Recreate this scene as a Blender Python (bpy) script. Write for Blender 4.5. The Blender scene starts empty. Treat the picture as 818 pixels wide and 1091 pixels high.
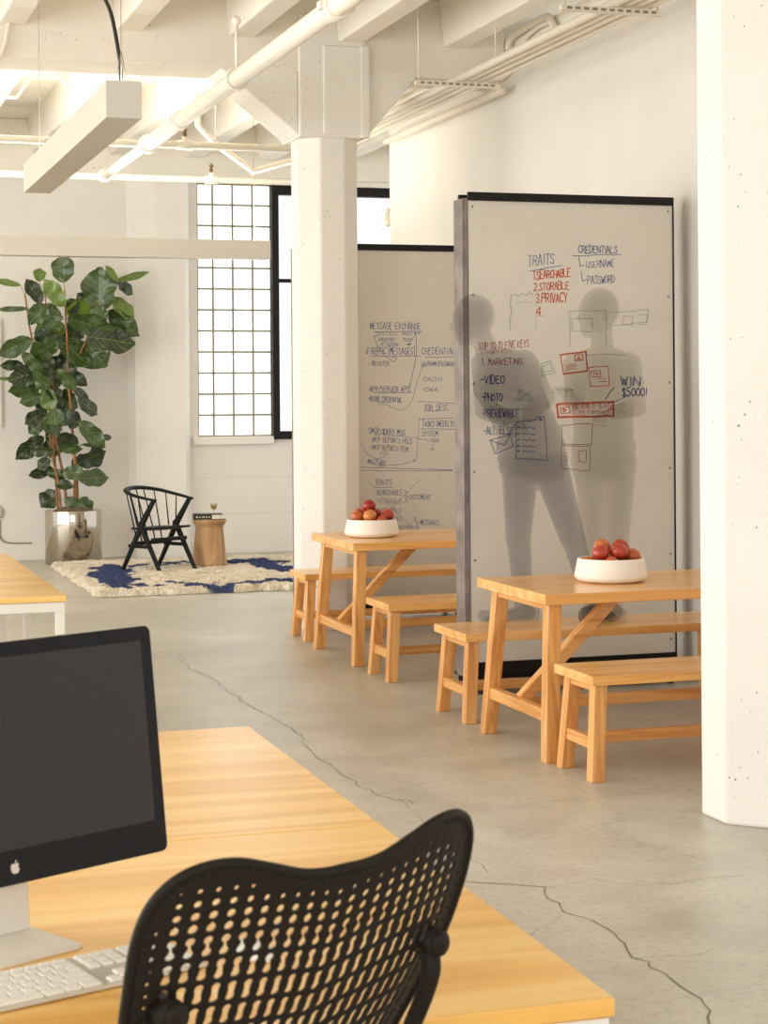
import bpy, bmesh, math, random
import numpy as np
from mathutils import Vector, Matrix, noise
random.seed(11)
WORLD=1.0;LEFT=560;BEHIND=90;EXPO=.34;ROLL=-.0075
SC=bpy.context.scene; COL=SC.collection
PI=math.pi
NEAR_TEXT=[["TRAITS",0.424,2.353,0.588,2.368,0.059,"b",1.0],["CREDENTIALS",0.727,2.429,0.971,2.433,0.041,"b",1.3],["USERNAME",0.776,2.348,0.952,2.358,0.037,"b",1.0],["PASSWORD",0.783,2.257,0.954,2.267,0.043,"b",1.0],["1.SEARCHABLE",0.457,2.278,0.68,2.299,0.045,"r",1.4],["2.STORABLE",0.458,2.216,0.674,2.228,0.043,"r",1.4],["3.PRIVACY",0.471,2.15,0.663,2.154,0.05,"r",1.4],["4.",0.47,2.074,0.516,2.075,0.048,"r",1.4],["3.UP TO 10 FIVE KEYS",0.126,1.888,0.429,1.903,0.04,"m",1.0],["2. POWER KEYS",0.139,1.861,0.327,1.871,0.021,"m",1.0],["1. MARKETING.",0.144,1.802,0.396,1.807,0.034,"m",1.2],["-VIDEO",0.138,1.701,0.283,1.7,0.044,"b",1.5],["-PHOTO",0.143,1.605,0.269,1.604,0.042,"b",1.5],["-PREVIEWABLE",0.144,1.515,0.367,1.513,0.041,"b",1.3],["-ALL ELSE",0.154,1.422,0.334,1.42,0.04,"b",1.2],["ALL",0.355,1.653,0.392,1.653,0.018,"g",1.0],["SERVE",0.357,1.628,0.44,1.628,0.019,"g",1.0],["-MOSAIC",0.341,1.601,0.453,1.6,0.021,"g",1.0],["YOU SEND IT",0.682,1.555,0.827,1.561,0.027,"r",1.5],["FILE HERE TO WATCH",0.671,1.527,0.857,1.529,0.019,"r",1.4],["30",0.874,1.546,0.912,1.553,0.016,"r",1.0],["WIN",0.981,1.683,1.108,1.683,0.053,"b",1.0],["WIN",0.988,1.686,1.114,1.686,0.053,"b",0.8],["$5000!",0.99,1.628,1.147,1.627,0.044,"b",1.6]]
NEAR_LINES=[[[[0.432,2.324],[0.529,2.342],[0.63,2.358]],"b",1.0],[[[0.692,2.414],[0.989,2.427]],"b",1.0],[[[0.73,2.41],[0.738,2.355],[0.762,2.363]],"b",1.0],[[[0.743,2.328],[0.753,2.272],[0.775,2.281]],"b",1.0],[[[0.158,1.564],[0.301,1.56],[0.434,1.555]],"f",1.0],[[[0.344,1.285],[0.346,1.486],[0.466,1.497],[0.466,1.51],[0.513,1.516],[0.521,1.439],[0.533,1.269],[0.344,1.285]],"b",1.0],[[[0.48,1.495],[0.49,1.508],[0.501,1.495],[0.48,1.495]],"b",1.3],[[[0.354,1.457],[0.363,1.457]],"b",2.2],[[[0.38,1.453],[0.397,1.459],[0.411,1.45],[0.428,1.459],[0.442,1.449],[0.462,1.452]],"b",1.0],[[[0.354,1.422],[0.363,1.422]],"b",2.2],[[[0.38,1.418],[0.397,1.424],[0.411,1.415],[0.428,1.424],[0.441,1.414],[0.462,1.417]],"b",1.0],[[[0.354,1.388],[0.362,1.388]],"b",2.2],[[[0.379,1.385],[0.397,1.391],[0.41,1.381],[0.427,1.391],[0.441,1.381],[0.462,1.384]],"b",1.0],[[[0.354,1.353],[0.362,1.353]],"b",2.2],[[[0.379,1.35],[0.396,1.356],[0.41,1.346],[0.427,1.356],[0.441,1.346],[0.462,1.349]],"b",1.0],[[[0.353,1.325],[0.362,1.325]],"b",2.2],[[[0.379,1.321],[0.396,1.327],[0.41,1.318],[0.427,1.327],[0.441,1.317],[0.461,1.32]],"b",1.0],[[[0.191,1.387],[0.308,1.419],[0.328,1.354],[0.221,1.311],[0.191,1.387]],"b",1.0],[[[0.191,1.387],[0.277,1.359],[0.308,1.419]],"b",1.0],[[[0.226,1.319],[0.238,1.366]],"b",0.7],[[[0.614,1.859],[0.771,1.879],[0.776,1.767],[0.633,1.75],[0.614,1.859]],"r",1.5],[[[0.617,1.855],[0.767,1.873],[0.78,1.771],[0.636,1.756]],"r",1.0],[[[0.7,1.857],[0.749,1.862],[0.75,1.829],[0.704,1.825],[0.7,1.857]],"r",1.4],[[[0.715,1.834],[0.725,1.852],[0.738,1.835],[0.715,1.834]],"r",1.3],[[[0.644,1.795],[0.675,1.804],[0.708,1.806]],"r",1.0],[[[0.644,1.784],[0.675,1.792],[0.708,1.795]],"r",1.0],[[[0.644,1.771],[0.675,1.78],[0.708,1.782]],"r",1.0],[[[0.787,1.788],[0.906,1.795],[0.911,1.685],[0.795,1.681],[0.787,1.788]],"r",1.1],[[[0.8,1.767],[0.856,1.771],[0.859,1.737],[0.803,1.734],[0.8,1.767]],"r",1.0],[[[0.819,1.744],[0.817,1.761],[0.845,1.751],[0.828,1.745]],"r",1.0],[[[0.843,1.725],[0.867,1.727],[0.89,1.722]],"r",0.8],[[[0.853,1.708],[0.897,1.709]],"r",0.8],[[[0.59,1.584],[0.935,1.595],[0.938,1.513],[0.597,1.508],[0.59,1.584]],"r",2.0],[[[0.593,1.578],[0.931,1.588],[0.932,1.517],[0.601,1.513],[0.595,1.575]],"r",1.0],[[[0.612,1.561],[0.665,1.571],[0.668,1.534],[0.616,1.53],[0.612,1.561]],"r",1.0],[[[0.63,1.54],[0.63,1.56],[0.648,1.551],[0.63,1.54]],"r",1.4],[[[0.841,1.585],[0.858,1.58],[0.844,1.573],[0.862,1.567],[0.851,1.556],[0.878,1.567],[0.884,1.58],[0.89,1.567],[0.912,1.591],[0.907,1.573],[0.931,1.57],[0.912,1.56],[0.932,1.546],[0.904,1.551],[0.908,1.532],[0.891,1.546],[0.88,1.52],[0.878,1.542],[0.86,1.529],[0.868,1.549]],"r",0.9],[[[0.941,1.676],[0.912,1.645],[0.887,1.607]],"b",1.3],[[[1.02,1.625],[0.974,1.608],[0.935,1.588]],"b",1.0],[[[0.618,1.464],[0.71,1.471],[0.807,1.471],[0.799,1.357],[0.686,1.357],[0.619,1.362],[0.618,1.464]],"w",1.0],[[[0.807,1.467],[0.905,1.46]],"w",0.6],[[[0.616,1.351],[0.792,1.344],[0.785,1.207],[0.616,1.224],[0.616,1.351]],"w",1.0],[[[0.721,1.32],[0.769,1.323],[0.765,1.254],[0.721,1.262],[0.721,1.32]],"w",1.0],[[[0.631,1.331],[0.648,1.328]],"w",0.7],[[[0.631,1.313],[0.648,1.31]],"w",0.7],[[[0.631,1.293],[0.648,1.29]],"w",0.7],[[[0.631,1.274],[0.647,1.272]],"w",0.7],[[[0.783,1.857],[0.899,1.864],[1.02,1.857]],"f",1.0],[[[0.669,2.102],[0.894,2.107],[0.893,1.902]],"f",1.0],[[[0.67,2.102],[0.674,1.908]],"f",1.0],[[[0.686,2.061],[0.812,2.065],[0.811,1.99],[0.688,1.989],[0.686,2.061]],"f",1.0],[[[0.929,2.097],[1.158,2.114],[1.15,2.048],[0.935,2.022]],"f",1.0],[[[1.004,2.079],[1.06,2.073],[1.053,2.022],[0.997,2.035],[1.004,2.079]],"f",1.0],[[[1.088,2.083],[1.15,2.086],[1.143,2.035],[1.094,2.029]],"f",1.0],[[[0.319,2.188],[0.346,2.196],[0.365,2.183],[0.388,2.201],[0.412,2.189],[0.434,2.207],[0.452,2.194]],"f",1.2],[[[0.322,2.186],[0.316,2.136],[0.324,2.099],[0.313,2.049],[0.317,1.997]],"f",1.2],[[[0.466,2.206],[0.473,2.1],[0.469,1.994]],"f",0.6],[[[0.351,2.149],[0.449,2.152]],"f",0.6],[[[0.499,1.809],[0.557,1.826],[0.58,1.758],[0.502,1.742],[0.499,1.809]],"h",0.9],[[[0.511,1.796],[0.549,1.811],[0.562,1.769],[0.513,1.762],[0.511,1.796]],"h",0.8]]
FAR_TEXT=[["MESSAGE EXCHANGE",0.555,2.131,0.952,2.132,0.047,"b",1.1],["TEXT, FILES,",0.599,2.087,0.77,2.087,0.025,"b",1.0],["IMAGES",0.797,2.091,0.89,2.091,0.022,"b",1.0],["OR",0.919,2.095,0.95,2.095,0.018,"b",1.0],["SPREADSHEET",0.617,2.044,0.757,2.044,0.024,"b",1.0],["PUSH",0.811,2.043,0.872,2.043,0.026,"b",1.0],["-ATTACHING",0.626,2.008,0.774,2.009,0.026,"b",1.0],["FABRIC",0.531,1.947,0.688,1.947,0.049,"b",1.1],["[MESSAGES]",0.698,1.947,0.9,1.947,0.055,"b",1.1],["- REGISTER",0.541,1.862,0.705,1.862,0.034,"b",1.0],["CREDENTIAL",0.953,1.947,1.221,1.947,0.048,"b",1.1],["*USERNAME/PASSWORD",0.948,1.861,1.213,1.861,0.031,"b",1.0],["*OAUTH",0.956,1.748,1.111,1.747,0.031,"b",1.0],["*OWA",0.956,1.671,1.083,1.67,0.032,"b",1.2],["JOB, DESC",0.966,1.532,1.162,1.53,0.044,"b",1.1],["TASKS (WEEKLY)",0.954,1.415,1.205,1.412,0.041,"b",1.1],["SYSTEM",0.953,1.343,1.077,1.341,0.038,"b",1.0],["> PRINT",0.989,1.294,1.089,1.293,0.028,"b",1.0],["-Y",1.007,1.267,1.053,1.266,0.02,"b",1.0],["-OK",1.007,1.239,1.052,1.238,0.021,"b",1.0],["*APP/SERVER APIS",0.539,1.672,0.869,1.67,0.04,"b",1.1],["*ADOBE CREDENTIAL",0.539,1.604,0.802,1.591,0.04,"b",1.0],["DOC",0.613,1.576,0.67,1.575,0.024,"b",1.0],["*SMTP QUERY MSG",0.531,1.372,0.82,1.345,0.041,"b",1.1],["DOC",0.585,1.35,0.64,1.349,0.022,"b",1.0],["SMTP REPORTS HOLD",0.558,1.304,0.877,1.286,0.037,"b",1.0],["*SMTP REPORTS ITEM",0.548,1.25,0.844,1.228,0.037,"b",1.0],["DOC",0.625,1.211,0.693,1.21,0.024,"b",1.0],["*MAG/TABS",0.521,1.145,0.674,1.128,0.037,"b",1.0],["JOBS",0.588,1.123,0.663,1.122,0.02,"b",1.0],["TRAITS",0.582,0.99,0.72,0.987,0.041,"b",1.1],["*SEARCHABLE",0.587,0.915,0.796,0.911,0.038,"b",1.0],["*STORABLE",0.593,0.854,0.79,0.849,0.031,"b",1.0],["*VIEWABLE",0.598,0.789,0.795,0.784,0.031,"b",1.0],["PRINTABLE",0.66,0.726,0.789,0.723,0.027,"b",1.0],["*UNSEND(POCKET)",0.696,0.664,0.912,0.658,0.024,"b",1.0],["DOCUMENT",0.856,0.878,1.019,0.875,0.035,"b",1.0],["MESSAGES",0.934,0.688,1.079,0.684,0.036,"b",1.0]]
FAR_LINES=[[[[0.582,2.11],[0.959,2.119]],"b",1.0],[[[0.898,2.103],[0.909,2.107]],"b",2.5],[[[0.839,2.019],[0.868,2.022]],"b",2.4],[[[0.854,2.026],[0.909,2.098]],"b",1.0],[[[0.554,1.932],[0.951,1.935]],"b",1.0],[[[0.524,1.957],[0.531,1.957]],"b",2],[[[0.585,2.073],[0.617,2.002],[0.67,1.933],[0.732,1.892],[0.759,1.913],[0.745,1.933],[0.723,1.92]],"b",1.0],[[[0.585,2.073],[0.599,2.083]],"b",1.5],[[[0.912,2.095],[0.913,1.951],[0.888,1.831],[0.859,1.731]],"b",1.0],[[[0.848,1.718],[0.859,1.731],[0.871,1.718],[0.848,1.711]],"b",1.0],[[[0.98,1.925],[1.22,1.926]],"b",1.0],[[[0.926,1.599],[1.218,1.581]],"b",1.0],[[[0.969,1.525],[1.091,1.527]],"b",0.7],[[[0.925,1.47],[1.199,1.473]],"b",1.0],[[[0.939,1.398],[1.216,1.39]],"b",1.0],[[[0.575,1.665],[0.874,1.664]],"b",1.0],[[[0.663,1.589],[0.72,1.554],[0.785,1.533],[0.837,1.55],[0.883,1.625],[0.917,1.745],[0.954,1.848]],"b",0.8],[[[0.95,1.851],[0.957,1.868],[0.97,1.853]],"b",1.0],[[[0.647,1.354],[0.809,1.343],[0.989,1.315]],"b",0.8],[[[0.478,1.305],[0.521,1.219],[0.592,1.181],[0.66,1.19],[0.664,1.214]],"b",0.8],[[[0.681,1.132],[0.789,1.136],[0.894,1.165]],"b",0.8],[[[0.88,1.176],[0.898,1.167],[0.883,1.152]],"b",1.0],[[[0.929,1.47],[0.917,1.316],[0.905,1.158]],"b",0.7],[[[0.476,1.122],[0.825,1.105],[1.188,1.088]],"b",1.0],[[[0.476,1.098],[0.825,1.088],[1.188,1.084]],"b",1.0],[[[0.58,0.97],[0.719,0.969]],"b",1.0],[[[0.806,0.948],[0.838,0.934],[0.816,0.907],[0.848,0.896],[0.816,0.883],[0.837,0.869],[0.805,0.856]],"b",1.0],[[[0.876,0.744],[0.898,0.737],[0.887,0.72],[0.919,0.709],[0.901,0.689],[0.923,0.671],[0.901,0.654]],"b",1.0],[[[0.529,1.024],[0.697,0.841],[0.867,0.669]],"b",0.6],[[[0.933,1.019],[0.823,0.924],[0.715,0.824]],"b",0.6]]
LEAVES=[[-0.074,-0.003,2.799,-0.077,0.013,3.07,0.218,1],[-0.307,0.062,2.813,-0.301,0.105,2.95,0.116,2],[-0.281,0.142,2.604,-0.415,0.182,2.845,0.141,0],[-0.102,-0.229,2.551,-0.291,-0.248,2.807,0.154,2],[-0.486,0.118,2.776,-0.738,0.123,2.825,0.064,2],[-0.044,0.102,2.501,0.223,0.037,2.611,0.167,3],[0.267,-0.062,2.516,0.262,-0.11,2.945,0.321,1],[0.447,-0.033,2.824,0.767,-0.039,2.911,0.072,2],[0.421,-0.235,2.811,0.303,-0.287,2.951,0.064,2],[0.461,0.004,2.819,0.623,0.043,2.706,0.116,0],[0.402,0.051,2.665,0.62,-0.008,2.456,0.159,2],[0.377,0.063,2.528,0.657,0.001,2.283,0.193,1],[-0.041,-0.005,2.445,0.393,-0.069,2.323,0.231,1],[0.146,-0.079,2.258,0.617,-0.046,2.214,0.244,0],[-0.445,-0.16,2.501,-0.126,-0.212,2.443,0.218,1],[-0.053,0.133,2.381,-0.344,0.167,2.26,0.244,2],[-0.167,-0.13,2.209,-0.42,-0.085,2.053,0.226,1],[-0.402,-0.035,2.237,-0.709,-0.027,2.092,0.167,1],[-0.511,-0.162,2.101,-0.307,-0.12,1.899,0.116,1],[-0.116,0.022,2.235,0.18,0.068,1.999,0.27,1],[0.147,0.1,2.225,0.333,0.058,1.973,0.296,1],[-0.477,0.028,1.984,-0.697,-0.03,1.978,0.098,0],[-0.296,-0.036,1.926,-0.619,-0.108,1.837,0.2,0],[-0.188,0.01,1.939,-0.19,0.009,1.747,0.193,0],[-0.171,-0.239,1.935,-0.007,-0.231,1.739,0.116,1],[-0.034,0.021,1.926,0.132,-0.018,1.784,0.123,0],[-0.309,0.071,1.753,-0.612,0.054,1.729,0.159,1],[-0.308,-0.12,1.676,-0.524,-0.137,1.616,0.134,1],[-0.271,0.028,1.768,-0.216,-0.045,1.537,0.159,2],[-0.149,0.131,1.65,0.053,0.054,1.571,0.185,1],[0.034,0.145,1.747,0.193,0.175,1.621,0.116,0],[0.04,-0.075,1.643,0.24,-0.052,1.5,0.154,0],[-0.283,0.03,1.512,-0.457,0.025,1.404,0.141,0],[-0.224,-0.237,1.548,-0.202,-0.31,1.379,0.159,1],[-0.329,-0.171,1.422,-0.122,-0.127,1.351,0.18,1],[-0.094,-0.021,1.485,0.08,-0.003,1.398,0.167,0],[-0.273,0.113,1.414,-0.411,0.156,1.307,0.128,1],[0.054,-0.109,1.417,0.288,-0.143,1.184,0.159,1],[0.292,0.077,1.247,0.405,0.098,1.263,0.064,0],[-0.15,-0.048,1.286,0.048,-0.03,1.201,0.141,0],[-0.268,0.159,1.271,-0.529,0.191,1.055,0.159,0],[-0.192,-0.069,1.121,-0.419,-0.026,1.136,0.108,0],[-0.159,-0.205,1.162,0.058,-0.241,1.147,0.098,1],[0.093,-0.008,1.192,0.331,0.031,1.154,0.041,1],[0.062,0.022,0.999,0.335,0.062,1.109,0.2,0],[-0.186,0.084,0.95,-0.415,0.044,0.891,0.123,0],[-0.254,0.015,0.927,-0.089,-0.042,0.87,0.108,0],[-0.137,-0.21,0.908,0.07,-0.271,0.931,0.141,1],[0.056,0.022,0.844,0.358,0.071,0.862,0.17,1],[-0.182,-0.032,0.8,-0.017,-0.105,0.787,0.103,0],[-0.119,0.216,0.705,-0.288,0.205,0.572,0.2,0],[-0.096,-0.086,0.66,0.094,-0.135,0.522,0.128,1],[0.067,-0.014,0.652,0.186,0.013,0.519,0.141,1],[-0.615,-0.067,1.85,-0.73,-0.092,1.845,0.036,2],[-0.452,-0.219,2.529,-0.746,-0.18,2.524,0.051,1],[-0.232,-0.07,2.563,-0.437,-0.086,2.408,0.18,0],[0.082,0.172,2.422,-0.006,0.109,2.212,0.206,0],[0.208,0.139,2.551,0.086,0.183,2.708,0.154,0],[0.019,0.109,2.109,-0.108,0.132,1.954,0.18,0],[-0.208,-0.048,2.053,-0.314,-0.072,1.849,0.154,0],[-0.032,-0.035,1.541,-0.105,-0.005,1.387,0.154,0],[-0.073,0.008,2.003,-0.026,-0.013,1.849,0.18,0],[-0.23,0.22,1.231,-0.15,0.251,1.047,0.128,0],[0.156,0.213,1.069,0.022,0.192,0.968,0.128,0],[-0.067,0.066,1.747,-0.015,0.081,1.618,0.154,0],[-0.247,0.064,1.645,-0.33,0.022,1.518,0.128,0],[0.269,0.041,2.34,0.439,-0.02,2.157,0.206,0],[0.063,0.033,2.622,-0.034,0.082,2.521,0.154,0],[-0.102,0.208,1.333,-0.231,0.209,1.231,0.128,0],[-0.318,0.07,2.339,-0.171,0.034,2.158,0.206,0],[-0.427,-0.206,2.403,-0.281,-0.251,2.554,0.18,1],[0.158,0.155,2.604,0.084,0.187,2.423,0.193,0],[0.324,-0.103,2.412,0.174,-0.081,2.54,0.18,1],[-0.233,0.152,2.058,-0.078,0.163,1.903,0.18,0],[0.046,0.119,2.057,0.153,0.138,2.213,0.206,0],[-0.393,-0.102,1.9,-0.241,-0.09,1.747,0.154,1],[-0.102,0.004,1.67,-0.256,-0.013,1.747,0.154,0],[-0.224,0.053,1.542,-0.094,0.062,1.67,0.141,1],[-0.026,0.008,1.412,-0.148,0.051,1.49,0.154,0],[-0.343,0.115,1.543,-0.217,0.11,1.413,0.116,0],[-0.091,-0.077,1.132,0.01,-0.085,1.259,0.128,0],[-0.235,-0.005,1.056,-0.336,0.003,0.955,0.116,0],[-0.023,0.059,0.947,0.083,0.085,0.841,0.116,0],[-0.193,0.114,1.232,-0.062,0.138,1.127,0.141,0],[-0.098,0.024,1.849,0.032,0.028,1.952,0.154,0]]
STEMS=[[[-0.12,-0.03,0.517],[-0.151,-0.03,0.825],[-0.2,-0.03,1.03],[-0.236,-0.03,1.338]],[[0.004,0.0,0.512],[0.02,0.0,0.871],[-0.002,0.0,1.386],[-0.038,0.0,1.798],[-0.052,0.0,2.286],[-0.069,0.0,2.722]],[[-0.051,0.03,0.524],[-0.091,0.03,0.872],[-0.165,0.03,1.285],[-0.187,0.03,1.747],[-0.224,0.03,1.953],[-0.379,0.03,2.209],[-0.457,0.03,2.694]],[[-0.141,0.06,0.525],[-0.164,0.06,0.924],[-0.197,0.06,1.542],[-0.206,0.06,2.03],[-0.253,0.06,2.672]],[[0.056,0.09,0.518],[0.048,0.09,0.919],[-0.001,0.09,1.54],[0.067,0.09,2.031],[0.303,0.09,2.498],[0.462,0.09,2.811]]]
RUGBLUE=[[[[2.726,17.221],[2.846,17.172],[2.904,16.951]],0.28],[[[2.734,16.501],[2.794,16.139]],0.2],[[[2.559,15.804],[2.62,15.471]],0.2],[[[2.706,15.745],[2.806,15.642],[2.901,15.522]],0.16],[[[3.129,15.68],[3.298,15.445],[3.48,15.372],[3.717,15.529],[3.923,15.705],[4.085,15.553]],0.16],[[[3.007,17.486],[3.235,17.654],[3.455,17.643],[3.61,17.633]],0.16],[[[3.961,17.488],[4.161,17.568],[4.339,17.549],[4.426,17.35]],0.22],[[[4.26,17.231],[4.244,16.723],[4.32,16.446]],0.28],[[[2.804,17.441],[2.619,16.548]],0.3],[[[2.828,16.814],[2.612,15.888]],0.3]]
CRACKS=[[[[2.346,11.796],[2.259,11.073],[2.312,10.65],[2.29,10.067],[2.285,9.665],[2.31,9.191],[2.321,8.681],[2.266,8.442],[2.245,7.994],[2.238,7.775],[2.243,7.481],[2.259,7.24],[2.351,7.058]],1.0],[[[2.259,7.24],[2.417,7.378],[2.603,7.433]],0.5],[[[2.312,7.183],[2.311,6.824],[2.269,6.282],[2.247,5.94]],0.5],[[[2.114,5.856],[2.253,5.782],[2.363,5.705],[2.317,5.563],[2.297,5.407],[2.332,5.328],[2.352,5.244],[2.344,5.039],[2.305,4.905],[2.328,4.804],[2.314,4.612],[2.293,4.413],[2.24,4.322]],1.3],[[[2.363,5.705],[2.538,5.733],[2.684,5.606],[2.94,5.632],[3.13,5.604]],0.5],[[[2.305,4.905],[2.452,4.874],[2.563,4.913]],0.4],[[[2.321,6.855],[2.632,6.849],[2.936,6.905],[3.273,6.916],[3.521,6.905]],0.5],[[[2.284,5.378],[2.078,5.182],[1.964,5.12]],0.4],[[[2.895,6.449],[2.934,6.048],[3.142,5.626]],0.4]]
RIGHT_PERSON={"head":[4.05,9.02,2.063],"face":[-0.55,0.8],"neck":[4.057,8.98,1.868],"chest":[4.047,8.96,1.685],"waist":[4.051,8.95,1.429],"hip":[4.05,8.95,1.291],"shl":[3.915,9.0,1.795],"shr":[4.195,8.94,1.793],"ell":[3.986,9.18,1.597],"hal":[3.999,9.31,1.643],"elr":[4.255,8.98,1.565],"har":[4.215,9.2,1.535],"hpl":[3.989,8.97,1.282],"hpr":[4.126,8.94,1.28],"knl":[4.028,9.04,0.882],"knr":[4.136,8.98,0.882],"anl":[4.027,9.02,0.531],"anr":[4.089,8.92,0.529],"tol":[0.1,0.14],"tor":[0.08,0.12]}
LEFT_PERSON={"head":[3.354,9.04,2.025],"face":[-0.75,0.55],"neck":[3.442,9.03,1.864],"chest":[3.525,8.99,1.678],"waist":[3.627,8.95,1.444],"hip":[3.643,8.94,1.308],"shl":[3.466,9.12,1.783],"shr":[3.591,8.92,1.794],"ell":[3.499,9.24,1.561],"hal":[3.674,9.36,1.509],"elr":[3.733,9.0,1.619],"har":[3.699,9.14,1.52],"hpl":[3.591,8.98,1.288],"hpr":[3.723,8.92,1.288],"knl":[3.585,9.0,0.888],"knr":[3.87,8.95,0.883],"anl":[3.616,9.02,0.548],"anr":[3.952,8.9,0.551],"tol":[-0.2,0.06],"tor":[0.13,0.09]}
BC1=[[4.872,12.36,4.097],[4.872,12.322,4.163],[4.872,12.195,4.186],[4.872,11.713,4.197],[4.872,11.598,4.181],[4.872,11.502,4.086]]
BC2=[[4.882,11.573,4.157],[4.882,11.838,4.158],[4.882,12.045,4.126],[4.882,12.134,4.05],[4.882,12.352,3.942],[4.882,12.518,3.923],[4.882,12.669,3.934]]
# ------------------------------------------------------------------ helpers
def s2l(c):
    return tuple((x/12.92 if x<=.04045 else ((x+.055)/1.055)**2.4) for x in c)
def hx(h):
    h=h.lstrip('#'); return s2l(tuple(int(h[i:i+2],16)/255 for i in (0,2,4)))
def tag(o,label=None,cat=None,group=None,kind=None):
    if label:o['label']=label
    if cat:o['category']=cat
    if group:o['group']=group
    if kind:o['kind']=kind
    return o
def empty(name,loc=(0,0,0),rz=0,label=None,cat=None,group=None):
    o=bpy.data.objects.new(name,None);COL.objects.link(o);o.location=loc;o.rotation_euler=(0,0,rz);o.empty_display_size=.05
    return tag(o,label,cat,group)
def copy_tree(o,parent=None):
    c=o.copy();COL.objects.link(c)
    if parent:c.parent=parent
    for ch in list(o.children):copy_tree(ch,c)
    return c
class MB:
    def __init__(s):s.bm=bmesh.new()
    def hexa(s,p,mi=0):
        v=[s.bm.verts.new(q) for q in p]
        for f in ((3,2,1,0),(4,5,6,7),(0,1,5,4),(1,2,6,5),(2,3,7,6),(3,0,4,7)):
            fc=s.bm.faces.new([v[i] for i in f]);fc.material_index=mi
        return v
    def box(s,x0,x1,y0,y1,z0,z1,mi=0):
        return s.hexa([(x0,y0,z0),(x1,y0,z0),(x1,y1,z0),(x0,y1,z0),(x0,y0,z1),(x1,y0,z1),(x1,y1,z1),(x0,y1,z1)],mi)
    def bar(s,p0,p1,w,d,side=(1,0,0),w1=None,d1=None):
        # bar p0->p1, width w along 'side' projected, depth d along the third axis
        p0=Vector(p0);p1=Vector(p1);a=(p1-p0).normalized();u=Vector(side);u=(u-a*u.dot(a)).normalized();v=a.cross(u)
        w1=w if w1 is None else w1;d1=d if d1 is None else d1
        q=[]
        for p,ww,dd in ((p0,w,d),(p1,w1,d1)):
            q+=[p-u*ww/2-v*dd/2,p+u*ww/2-v*dd/2,p+u*ww/2+v*dd/2,p-u*ww/2+v*dd/2]
        s.hexa(q)
    def leg(s,p0,p1,wx,wy):
        # splayed leg with horizontal ends
        q=[]
        for p in (p0,p1):
            for dx,dy in ((-1,-1),(1,-1),(1,1),(-1,1)):q.append((p[0]+dx*wx/2,p[1]+dy*wy/2,p[2]))
        s.hexa(q)
    def tube(s,pts,r,n=10,cap=True,flat=1.0):
        pts=[Vector(p) for p in pts];rs=r if isinstance(r,(list,tuple)) else [r]*len(pts)
        rings=[];up=None
        for i,p in enumerate(pts):
            a=pts[max(i-1,0)];b=pts[min(i+1,len(pts)-1)];t=(b-a).normalized()
            if up is None:
                up=Vector((0,0,1)) if abs(t.z)<.9 else Vector((1,0,0))
            u=(up-t*up.dot(t)).normalized();v=t.cross(u);up=u
            rings.append([s.bm.verts.new(p+(u*math.cos(2*PI*k/n)*flat+v*math.sin(2*PI*k/n))*rs[i]) for k in range(n)])
        for i in range(len(rings)-1):
            for k in range(n):
                f=s.bm.faces.new((rings[i][k],rings[i][(k+1)%n],rings[i+1][(k+1)%n],rings[i+1][k]));f.smooth=True
        if cap:
            s.bm.faces.new(rings[0][::-1]);s.bm.faces.new(rings[-1])
    def lathe(s,prof,n=40,c=(0,0,0),mi=0,smooth=True):
        rings=[]
        for r,z in prof:
            if r<1e-5:rings.append([s.bm.verts.new((c[0],c[1],c[2]+z))])
            else:rings.append([s.bm.verts.new((c[0]+r*math.cos(2*PI*k/n),c[1]+r*math.sin(2*PI*k/n),c[2]+z)) for k in range(n)])
        for a,b in zip(rings,rings[1:]):
            for k in range(n):
                k2=(k+1)%n
                vs=[a[k%len(a)],a[k2%len(a)],b[k2%len(b)],b[k%len(b)]]
                u=[]
                for v in vs:
                    if v not in u:u.append(v)
                if len(u)>2:
                    f=s.bm.faces.new(u);f.smooth=smooth;f.material_index=mi
    def prism(s,poly,a,b,axis='z',mi=0):
        def mk(p,h):
            return {'z':(p[0],p[1],h),'y':(p[0],h,p[1]),'x':(h,p[0],p[1])}[axis]
        A=[s.bm.verts.new(mk(p,a)) for p in poly];B=[s.bm.verts.new(mk(p,b)) for p in poly];n=len(poly)
        s.bm.faces.new(A[::-1]).material_index=mi;s.bm.faces.new(B).material_index=mi
        for i in range(n):
            s.bm.faces.new((A[i],A[(i+1)%n],B[(i+1)%n],B[i])).material_index=mi
    def sphere(s,c,r,sub=2,scale=(1,1,1),rot=None):
        m=Matrix.Translation(Vector(c))@(rot.to_4x4() if rot else Matrix())@Matrix.Diagonal((r*scale[0],r*scale[1],r*scale[2],1))
        res=bmesh.ops.create_icosphere(s.bm,subdivisions=sub,radius=1,matrix=m)
        for v in res['verts']:
            for f in v.link_faces:f.smooth=True
    def capsule(s,p0,r0,p1,r1,n=9,scale=(1,1,1)):
        p0=Vector(p0);p1=Vector(p1)
        for i in range(n):
            t=i/(n-1);s.sphere(p0.lerp(p1,t),r0+(r1-r0)*t,2,scale)
    def build(s,name,mats,parent=None,bevel=0,seg=2,recalc=True,smooth=None):
        if recalc:bmesh.ops.recalc_face_normals(s.bm,faces=s.bm.faces)
        me=bpy.data.meshes.new(name);s.bm.to_mesh(me);s.bm.free()
        o=bpy.data.objects.new(name,me);COL.objects.link(o)
        for m in (mats if isinstance(mats,(list,tuple)) else [mats]):me.materials.append(m)
        if parent:o.parent=parent
        if smooth is not None:me.polygons.foreach_set('use_smooth',[smooth]*len(me.polygons))
        if bevel:
            b=o.modifiers.new('Bevel','BEVEL');b.width=bevel;b.segments=seg;b.limit_method='ANGLE';b.angle_limit=math.radians(40);b.harden_normals=False
        return o
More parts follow.
